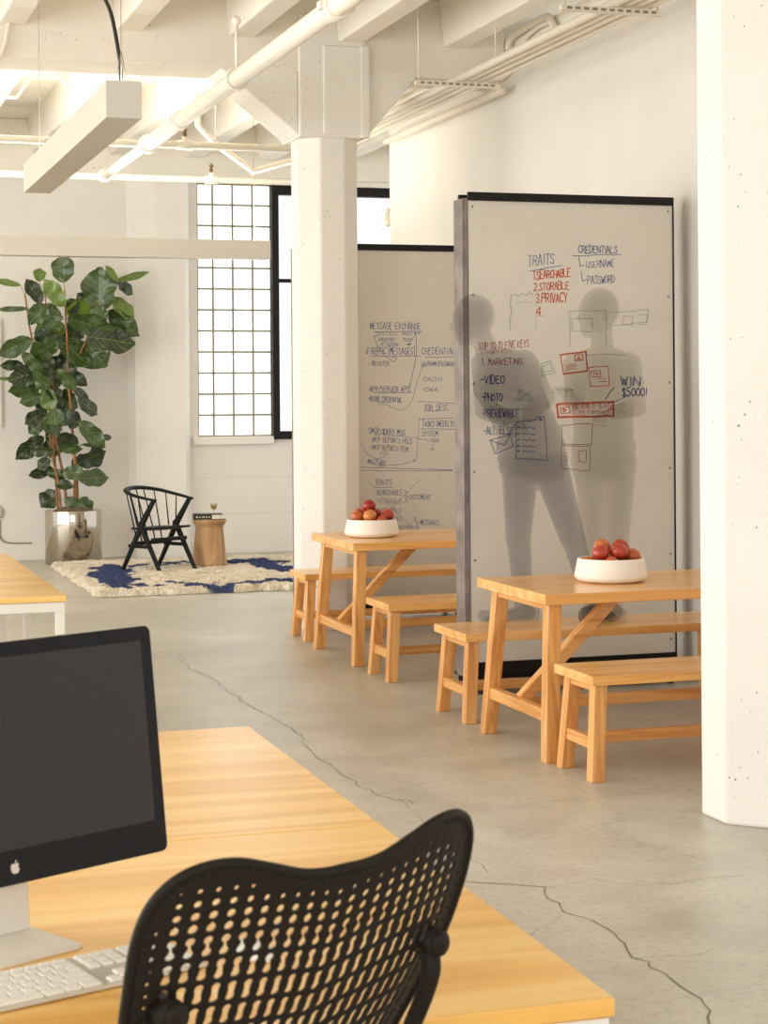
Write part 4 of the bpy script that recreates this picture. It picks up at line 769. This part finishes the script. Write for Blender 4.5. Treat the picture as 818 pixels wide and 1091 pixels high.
m=MB();m.box(-.045,.045,-.03,.03,0,.009);o=m.build('notebook',simple('grey card','#8A837A',.7),None,bevel=.001);o.location=(3.675,17.21,.547);o.rotation_euler=(0,0,.5);tag(o,'small grey notebook lying on top of the dark book','notebook')
gl=empty('liqueur_glass',(3.775,17.22,.547),0,'small stemmed glass of amber drink standing on the dark book','glass')
def gm():
    t=NT_('thin drinking glass');g=t.n('ShaderNodeBsdfGlossy',{'Roughness':.05});tr=t.n('ShaderNodeBsdfTransparent',{'Color':(.93,.94,.93,1)})
    x=t.n('ShaderNodeMixShader',{0:.14,1:tr.outputs[0],2:g.outputs[0]});t.l(x.outputs[0],t.out.inputs[0]);return t.m
m=MB();m.lathe([(0,0),(.028,0),(.028,.003),(.006,.006),(.004,.03),(.008,.036),(.026,.05),(.034,.075),(.036,.10),(.034,.10),(.032,.075),(.024,.053),(0,.040)],24);m.build('bowl_and_stem',gm(),gl)
m=MB();m.lathe([(0,.042),(.022,.053),(.030,.072),(.031,.085),(0,.085)],24);m.build('drink',simple('amber liqueur','#E2A83A',.15),gl)
# ------------------------------------------------------------------ desks
ply=lambda a:wood('ply','x','#FFD88A','#FCC66C','#E8AD4E',.3,.3,.42)
def desk(loc,L,lab,ends=(1,1)):
    t=empty('office_desk',loc,math.radians(-.57) if loc[1]<5 else 0,lab,'desk','bench desks')  # origin: right edge, near end ; x negative left, y away
    W_=1.6
    m=MB();m.box(-W_,0,.0015,L-.0015,.703,.73);m.build('desktop',[ply('x')],t,bevel=.002)
    m=MB();m.box(-W_+.002,-.002,.0035,L-.0035,.7015,.7045);m.build('edge_band',simple('orange ply edge','#C98A3C',.5),t)
    def fr(a,b,c,d,e,f):m=MB();m.box(a,b,c,d,e,f);m.build('frame_rail',WHITE,t,bevel=.003)
    fr(-W_+.01,-.006,.008,.045,.655,.7015);fr(-W_+.01,-.006,L-.045,L-.008,.655,.7015);fr(-.048,-.006,.045,L-.045,.655,.7015);fr(-W_+.01,-W_+.05,.045,L-.045,.655,.7015)
    for x in (-.048,-W_+.01):
        for y in (.008,L-.05):
            m=MB();m.box(x,x+.042,y,y+.042,0,.655);m.build('leg',WHITE,t,bevel=.003)
    return t
desk((1.153,2.52,0),1.19,'blond wood desk under the computer and keyboard')
desk((1.165,3.712,0),1.235,'blond wood desk beyond the computer, with its bare far edge in the open')
desk((1.185,8.555,0),1.27,'blond wood desk on white legs, nearer one by the potted plant')
desk((1.185,9.828,0),1.28,'blond wood desk on white legs, farther one by the potted plant')
# ------------------------------------------------------------------ computer display
AL=simple('brushed aluminium','#C9C4BB',.35,.85)
mo=empty('computer_display',(.333,3.065,.73),math.radians(27.9),'large black glass computer display on an aluminium foot on the desk','monitor')
mo.scale=(.97,)*3
TL=math.radians(7)
def tilt(x,y,z):  # panel coords: x right, y depth (back +), z up from panel bottom
    zz=.109+z*math.cos(TL)-y*math.sin(TL);return (x,-.01+z*math.sin(TL)+y*math.cos(TL),zz)
def rrect(x0,x1,z0,z1,r,n=5):
    P=[]
    for cx,cz,a0 in ((x1-r,z1-r,0),(x0+r,z1-r,PI/2),(x0+r,z0+r,PI),(x1-r,z0+r,3*PI/2)):
        for k in range(n+1):
            a=a0+PI/2*k/n;P.append((cx+r*math.cos(a),cz+r*math.sin(a)))
    return P
def panel(name,poly,y0,y1,mat):
    m=MB();m.prism(poly,y0,y1,'y')
    for v in m.bm.verts:v.co=tilt(*v.co)
    return m.build(name,mat,mo,bevel=.001)
HW=.325;HH=.405
panel('casing',rrect(-HW,HW,0,HH,.014),.004,.026,AL)
panel('bezel',rrect(-HW+.001,HW-.001,.001,HH-.001,.013),-.002,.004,simple('black glass bezel','#15110F',.2,0,.18))
def scr():
    t=NT_('dark screen glass');t.bsdf(hx('#2E2723'),.22,0,.3);return t.m
panel('screen',[(-HW+.025,.058),(HW-.025,.058),(HW-.025,HH-.026),(-HW+.025,HH-.026)],-.0028,-.0018,scr())
# maker's emblem, a bitten fruit with a leaf, centred under the screen
m=MB();pol=[];cx,cz=0,.0285;R_=.0095
body=[(0,-.90),(.22,-1.0),(.45,-.95),(.70,-.60),(.86,-.25),(.70,-.12),(.58,.12),(.60,.38),(.82,.58),(.62,.76),(.36,.78),(.0,.66),(-.36,.78),(-.66,.70),(-.88,.36),(-.92,-.05),(-.78,-.52),(-.5,-.92),(-.24,-1.0)]
m.prism([(cx+a*R_,cz+b*R_) for a,b in body],-.0036,-.0024,'y')
m.prism([(cx+a*R_,cz+b*R_) for a,b in ((.0,.80),(.06,1.05),(.22,1.24),(.38,1.32),(.36,1.10),(.22,.90))],-.0036,-.0024,'y')
for v in m.bm.verts:v.co=tilt(*v.co)
m.build('fruit_emblem',simple('silver emblem','#DAD4CA',.4),mo)
m=MB();m.prism(rrect(-.088,.088,-.085,.11,.016),0,.006,'z');m.prism([(-.05,.06),(.05,.06),(.05,.09),(-.05,.09)],.006,.012,'z')
m.hexa([(-.078,.06,.006),(.078,.06,.006),(.078,.085,.006),(-.078,.085,.006),(-.06,.052,.30),(.06,.052,.30),(.06,.064,.30),(-.06,.064,.30)])
m.build('foot_stand',simple('pale satin aluminium','#E6E0D5',.45,.15),mo,bevel=.002)
# ------------------------------------------------------------------ keyboard
ka=math.radians(19.5)
kb=empty('keyboard',(.125,2.69,.73),ka,'slim white keyboard in an aluminium tray in front of the display','keyboard')
kb.scale=(1.2,1.2,1.2)
m=MB();m.hexa([(0,0,.001),(.43,0,.001),(.43,.114,.001),(0,.114,.001),(0,0,.006),(.43,0,.006),(.43,.114,.013),(0,.114,.013)]);m.build('tray',simple('keyboard tray','#D9D3C6',.4,.3),kb,bevel=.002)
KEYM=simple('white key','#F5F0E6',.45)
kproto={}
def key(x,y,w,h):
    k=(round(w,4),round(h,4));z=.006+y/.114*.007
    if k not in kproto:
        m=MB();m.hexa([(0,0,0),(w,0,0),(w,h,0),(0,h,0),(.0006,.0006,.004),(w-.0006,.0006,.004),(w-.0006,h-.0006,.004),(.0006,h-.0006,.004)])
        o=m.build('key',KEYM,kb,bevel=.0008,seg=1);kproto[k]=o
    else:
        o=kproto[k].copy();COL.objects.link(o);o.parent=kb
    o.location=(x,y,z);o.rotation_euler=(math.atan2(.007,.114),0,0)
P_=.0190;g_=.0024
def row(y,h,x,ws):
    for w in ws:
        key(x,y,w*P_-g_,h);x+=w*P_
x0=.006
row(.100,.0085,x0,[1.03]*14+[0]*0)
row(.081,.0165,x0,[1]*13+[1.5]);row(.062,.0165,x0,[1.5]+[1]*12+[1]);row(.043,.0165,x0,[1.75]+[1]*11+[1.75]);row(.024,.0165,x0,[2.25]+[1]*10+[2.25]);row(.005,.0165,x0,[1.5,1.25,1.5,6,1.5,1.25,1.5])
xn=.292
row(.100,.0085,xn,[1]*3);row(.081,.0165,xn,[1]*3);row(.062,.0165,xn,[1]*3);row(.024,.0165,xn+P_,[1]);row(.005,.0165,xn,[1]*3)
xp=.354
row(.100,.0085,xp,[.97]*4)
for y in (.081,.062,.043,.024):row(y,.0165,xp,[.97]*4)
row(.005,.0165,xp,[1.94,.97,.97])
mu=empty('computer_mouse',(.695,2.905,.7305),ka,'small white computer mouse glimpsed through the mesh chair back','mouse')
m=MB()
for j in range(9):pass
m.sphere((0,0,.004),1,3,(.029,.056,.017))
for v in m.bm.verts:v.co.z=max(v.co.z,.0)
m.build('shell',simple('glossy white shell','#FBF8F2',.12),mu)
# ------------------------------------------------------------------ mesh-back task chair
tc=empty('task_chair',(.596,2.376,0),.4236,'black task chair with a perforated butterfly shaped back pulled up to the desk','chair')
CB=simple('dark brown black plastic','#1F1812',.55,0,.22)
tc.scale=(1.084,)*3
half=[(0,.470),(.03,.470),(.065,.475),(.11,.490),(.155,.503),(.195,.502),(.226,.487),(.246,.458),(.253,.415),(.250,.36),(.242,.30),(.229,.235),(.214,.17),(.199,.10),(.186,.03),(.180,-.02)]
hp=[Vector((a,b)) for a,b in half];HS=spline(hp,6)
outl=np.array([(-p.x,p.y) for p in HS[::-1]]+[(p.x,p.y) for p in HS[1:]])
ZB=.503      # height of back's lower edge above floor
RC=.296
def back3(x,z):
    y=.546*x*x+.615*abs(x)**3 + .055*np.exp(-((z-.12)/.16)**2) + .0*z
    y=y-.0
    zz=z*math.cos(RC);yy=y-z*math.sin(RC)*1.0
    return np.stack([x,yy,zz+ZB],-1)
st_=.00185
gx_=np.arange(-.262,.2621,st_);gz_=np.arange(-.02,.512,st_);XX,ZZ=np.meshgrid(gx_,gz_)
def halfwidth(z):
    zz=[p[1] for p in half][::-1];xx=[p[0] for p in half][::-1]
    return np.interp(z,[-.02,.03,.10,.17,.235,.30,.36,.415,.458,.487,.503,.6],[.180,.186,.199,.214,.229,.242,.250,.253,.253,.253,.253,.253])
def osdf(X,Z):
    P=np.stack([X,Z],-1).reshape(-1,2);d=np.full(len(P),1e9);ins=np.zeros(len(P),bool)
    n=len(outl)
    for i in range(n):
        a=outl[i];b=outl[(i+1)%n];ab=b-a;t_=np.clip(((P-a)@ab)/(ab@ab+1e-12),0,1)
        d=np.minimum(d,np.hypot(*(P-a-t_[:,None]*ab).T))
        c=((a[1]>P[:,1])!=(b[1]>P[:,1]))
        with np.errstate(divide='ignore',invalid='ignore'):
            xi=(b[0]-a[0])*(P[:,1]-a[1])/(b[1]-a[1]+1e-15)+a[0]
        ins^=c&(P[:,0]<xi)
    return np.where(ins,d,-d).reshape(X.shape)
OS=osdf(XX,ZZ)
PX=.0212;PZ=.0158
def ztop(x):
    return np.interp(np.abs(x),[p[0] for p in half[:9]],[p[1] for p in half[:9]])
def holes(X,Z,OSv):
    hw=halfwidth(Z);q=X/hw*.253               # fanned columns
    k=np.round(q/PX);cx=k*PX*hw/.253
    zt=.462+.0*X                               # rows follow the sagging top edge
    zrel=zt+ .018*np.sin(np.clip(np.abs(X)/.2,0,1)*PI/2) - Z
    r_=np.floor(zrel/PZ);zc=zrel-(r_+.5)*PZ    # centred row coordinate
    rad=np.clip(.0042+.0006*r_,.0042,.0058)
    edge=np.clip((OSv-.016)/.03,0,1);rad=rad*(.55+.45*edge)
    d1=np.hypot(X-cx,zc)-rad
    # necks join pairs of holes lower down
    pair=np.mod(r_,2);nw=np.clip((r_-2)*.0009,0,.0048)*edge
    towards=np.where(pair==0,zc,-zc)           # half of the cell facing its partner
    dn=np.where(towards>=0,np.abs(X-cx)-nw,1.)
    dn=np.where(nw>.0006,dn,1.)
    h=np.minimum(d1,dn)
    bad=(r_<0)|(OSv<.019)|(np.abs(k)>11.5)
    return np.where(bad,.01,h)
HO=holes(XX,ZZ,OS)
SD=np.minimum(OS,HO)
nzr,nxr=SD.shape
fc=.25*(SD[:-1,:-1]+SD[1:,:-1]+SD[:-1,1:]+SD[1:,1:]);keep=fc>0
dzv,dxv=np.gradient(SD,st_)
ix=np.arange(nzr*nxr).reshape(nzr,nxr);quads=np.stack([ix[:-1,:-1],ix[:-1,1:],ix[1:,1:],ix[1:,:-1]],-1)[keep]
cnt=np.bincount(quads.reshape(-1),minlength=nzr*nxr).reshape(nzr,nxr);bd=(cnt>0)&(cnt<4)
gl_=np.maximum(dxv**2+dzv**2,.25);mv=np.clip(SD,-st_*.7,st_*.7)
XX2=np.where(bd,XX-dxv/gl_*mv,XX);ZZ2=np.where(bd,ZZ-dzv/gl_*mv,ZZ)
used=np.unique(quads);rem=np.full(nzr*nxr,-1);rem[used]=np.arange(len(used))
VV=back3(XX2.reshape(-1)[used],ZZ2.reshape(-1)[used])
shell=pydata('perforated_back',VV,rem[quads].tolist(),CB,tc)
so=shell.modifiers.new('Solidify','SOLIDIFY');so.thickness=.0032;so.offset=0
# rim bead
rp=[tuple(back3(np.array(p[0]*.994),np.array(p[1]*.997))) for p in outl]
m=MB();m.tube(rp,.0062,8);m.build('rim',CB,tc)
# small blind dimples round the edge
m=MB()
for s in (-1,1):
    for i in range(2,len(HS)-4,2):
        for off in (.012,):
            p=HS[i];c=Vector((.0,.30));d=(c-p);d.normalize();q=p+Vector((d.x,d.y))*off
            if s*q.x==0 and s<0:continue
            b=back3(np.array(s*q.x),np.array(q.y));m.sphere((b[0],b[1]-.0018,b[2]),.0026,1)
m.build('dimples',simple('dimple','#17130F',.7),tc)
# support yoke behind the back
for s in (-1,1):
    b=lambda x,z,o:tuple(Vector(back3(np.array(x),np.array(z)))+Vector((0,-o,0)))
    m=MB();m.tube(spline([b(s*.200,.315,.012),b(s*.198,.27,.035),b(s*.185,.17,.05),b(s*.12,.03,.06),b(s*.04,-.07,.06),b(0,-.12,.05)],6),[.0125]*6+[.012]*12+[.016]*13,10);m.build('support_arm',CB,tc)
    m=MB();p=b(s*.202,.322,.0);m.tube([(p[0],p[1]-.026,p[2]),(p[0],p[1]+.004,p[2])],[.017,.021],16);m.sphere((p[0],p[1]-.026,p[2]),.0165,2,(1,.4,1));m.build('pivot_knob',CB,tc)
m=MB();m.tube([(0,-.03,.43),(0,.06,.36),(0,.2,.36)],.035,12);m.build('spine',CB,tc)
m=MB();P=[(-.22,.03),(-.24,.2),(-.235,.38),(-.18,.47),(0,.49),(.18,.47),(.235,.38),(.24,.2),(.22,.03)];m.prism([(a,b+.04) for a,b in P],.42,.47);m.build('seat',CB,tc,bevel=.015)
m=MB();m.tube([(0,.27,.08),(0,.27,.42)],.028,14);m.build('gas_lift',BLACK,tc)
for k in range(5):
    a=2*PI*k/5+.3;x,y=.29*math.cos(a),.27+.29*math.sin(a)
    m=MB();m.bar((0,.27,.095),(x,y,.075),.045,.03,(0,0,1));o=m.build('base_arm',BLACK,tc,bevel=.006)
    m=MB();m.tube([(x-.018*math.sin(a),y+.018*math.cos(a),.028),(x+.018*math.sin(a),y-.018*math.cos(a),.028)],.028,14);m.tube([(x,y,.05),(x,y,.08)],.008,8);m.build('caster',BLACK,o)
# ------------------------------------------------------------------ far wall details
pb=empty('framed_panel',(1.55,BY,0),0,'white framed panel hung on the far wall left of the plant','panel')
m=MB();m.box(0,.452,-.02,-.003,1.38,2.44);m.build('sheet',simple('panel white','#F4F1EA',.5),pb)
m=MB();m.box(.452,.47,-.028,-.003,1.36,2.46);m.box(-.02,.452,-.028,-.003,2.44,2.46);m.box(-.02,.452,-.028,-.003,1.36,1.38);m.build('frame',simple('pale frame','#D7D2C8',.4,.3),pb)
sk=empty('wall_outlet',(1.985,BY,.50),0,'round grey outlet box on the far wall with a cable dropping from it','outlet')
m=MB();m.lathe([(0,.03),(.03,.03),(.042,.02),(.045,.0),(0,0)],24)
for v in m.bm.verts:v.co=Vector((v.co.x,-v.co.z-.001,v.co.y*1.5))
m.build('box',simple('grey plastic','#BDB6A8',.5),sk)
m=MB();m.tube(spline([(0,-.012,-.08),(.0,-.015,-.22),(.03,-.016,-.29),(.12,-.017,-.32),(.32,-.017,-.325)],6),.008,8);m.build('cable',simple('grey cable','#8D8676',.6),sk)
wl=empty('round_wall_fixture',(4.86,15.07,0),0,'small pale dome fixture peeping past the far edge of the wall','fixture')
m=MB();m.tube([(-.0,0.002,2.33),(.0,.05,2.33)],.05,16);m.build('bracket',PIPEG,wl)
m=MB();m.sphere((-.0,.10,3.10),.07,2,(1,1,1));m.bm.free()
m=MB();m.sphere((0,.09,2.33),.07,3,(.7,.8,1.2));m.build('dome',simple('pale dome','#E8E9DF',.3),wl)
wl.location=(4.91,15.22,.86)
# ------------------------------------------------------------------ light
w=bpy.data.worlds.new('daylight');SC.world=w;w.use_nodes=True;bg=w.node_tree.nodes['Background']
bg.inputs[0].default_value=(1,.99,.972,1);bg.inputs[1].default_value=WORLD
def area(name,loc,rot,sx,sy,e,col):
    l=bpy.data.lights.new(name,'AREA');l.shape='RECTANGLE';l.size=sx;l.size_y=sy;l.energy=e;l.color=col
    o=bpy.data.objects.new(name,l);COL.objects.link(o);o.location=loc;o.rotation_euler=rot;return o
area('window_light_left',(-5.6,9,2.2),(0,math.radians(-90),0),3.6,14,LEFT,(1,.995,.98))
area('window_light_behind',(-1.5,-3.2,2.6),(math.radians(78),0,math.radians(-12)),6,3,BEHIND,(1,.985,.96))
# ------------------------------------------------------------------ camera
cam=bpy.data.cameras.new('camera');co=bpy.data.objects.new('camera',cam);COL.objects.link(co)
cam.sensor_fit='HORIZONTAL';cam.sensor_width=36;cam.lens=36*1980/818;cam.shift_y=-(545.5-425)/818;cam.shift_x=0
yaw=math.atan2(.3027,.9531)
co.matrix_world=Matrix.Translation((0,0,1.62))@Matrix.Rotation(-yaw,4,'Z')@Matrix.Rotation(PI/2,4,'X')@Matrix.Rotation(ROLL,4,'Z')
cam.clip_start=.05;cam.dof.use_dof=True;cam.dof.focus_distance=10.;cam.dof.aperture_fstop=20
SC.camera=co
SC.view_settings.view_transform='Standard';SC.view_settings.look='None';SC.view_settings.exposure=EXPO
SC.cycles.use_denoising=True;SC.cycles.transparent_max_bounces=32;SC.cycles.max_bounces=8;SC.cycles.diffuse_bounces=5
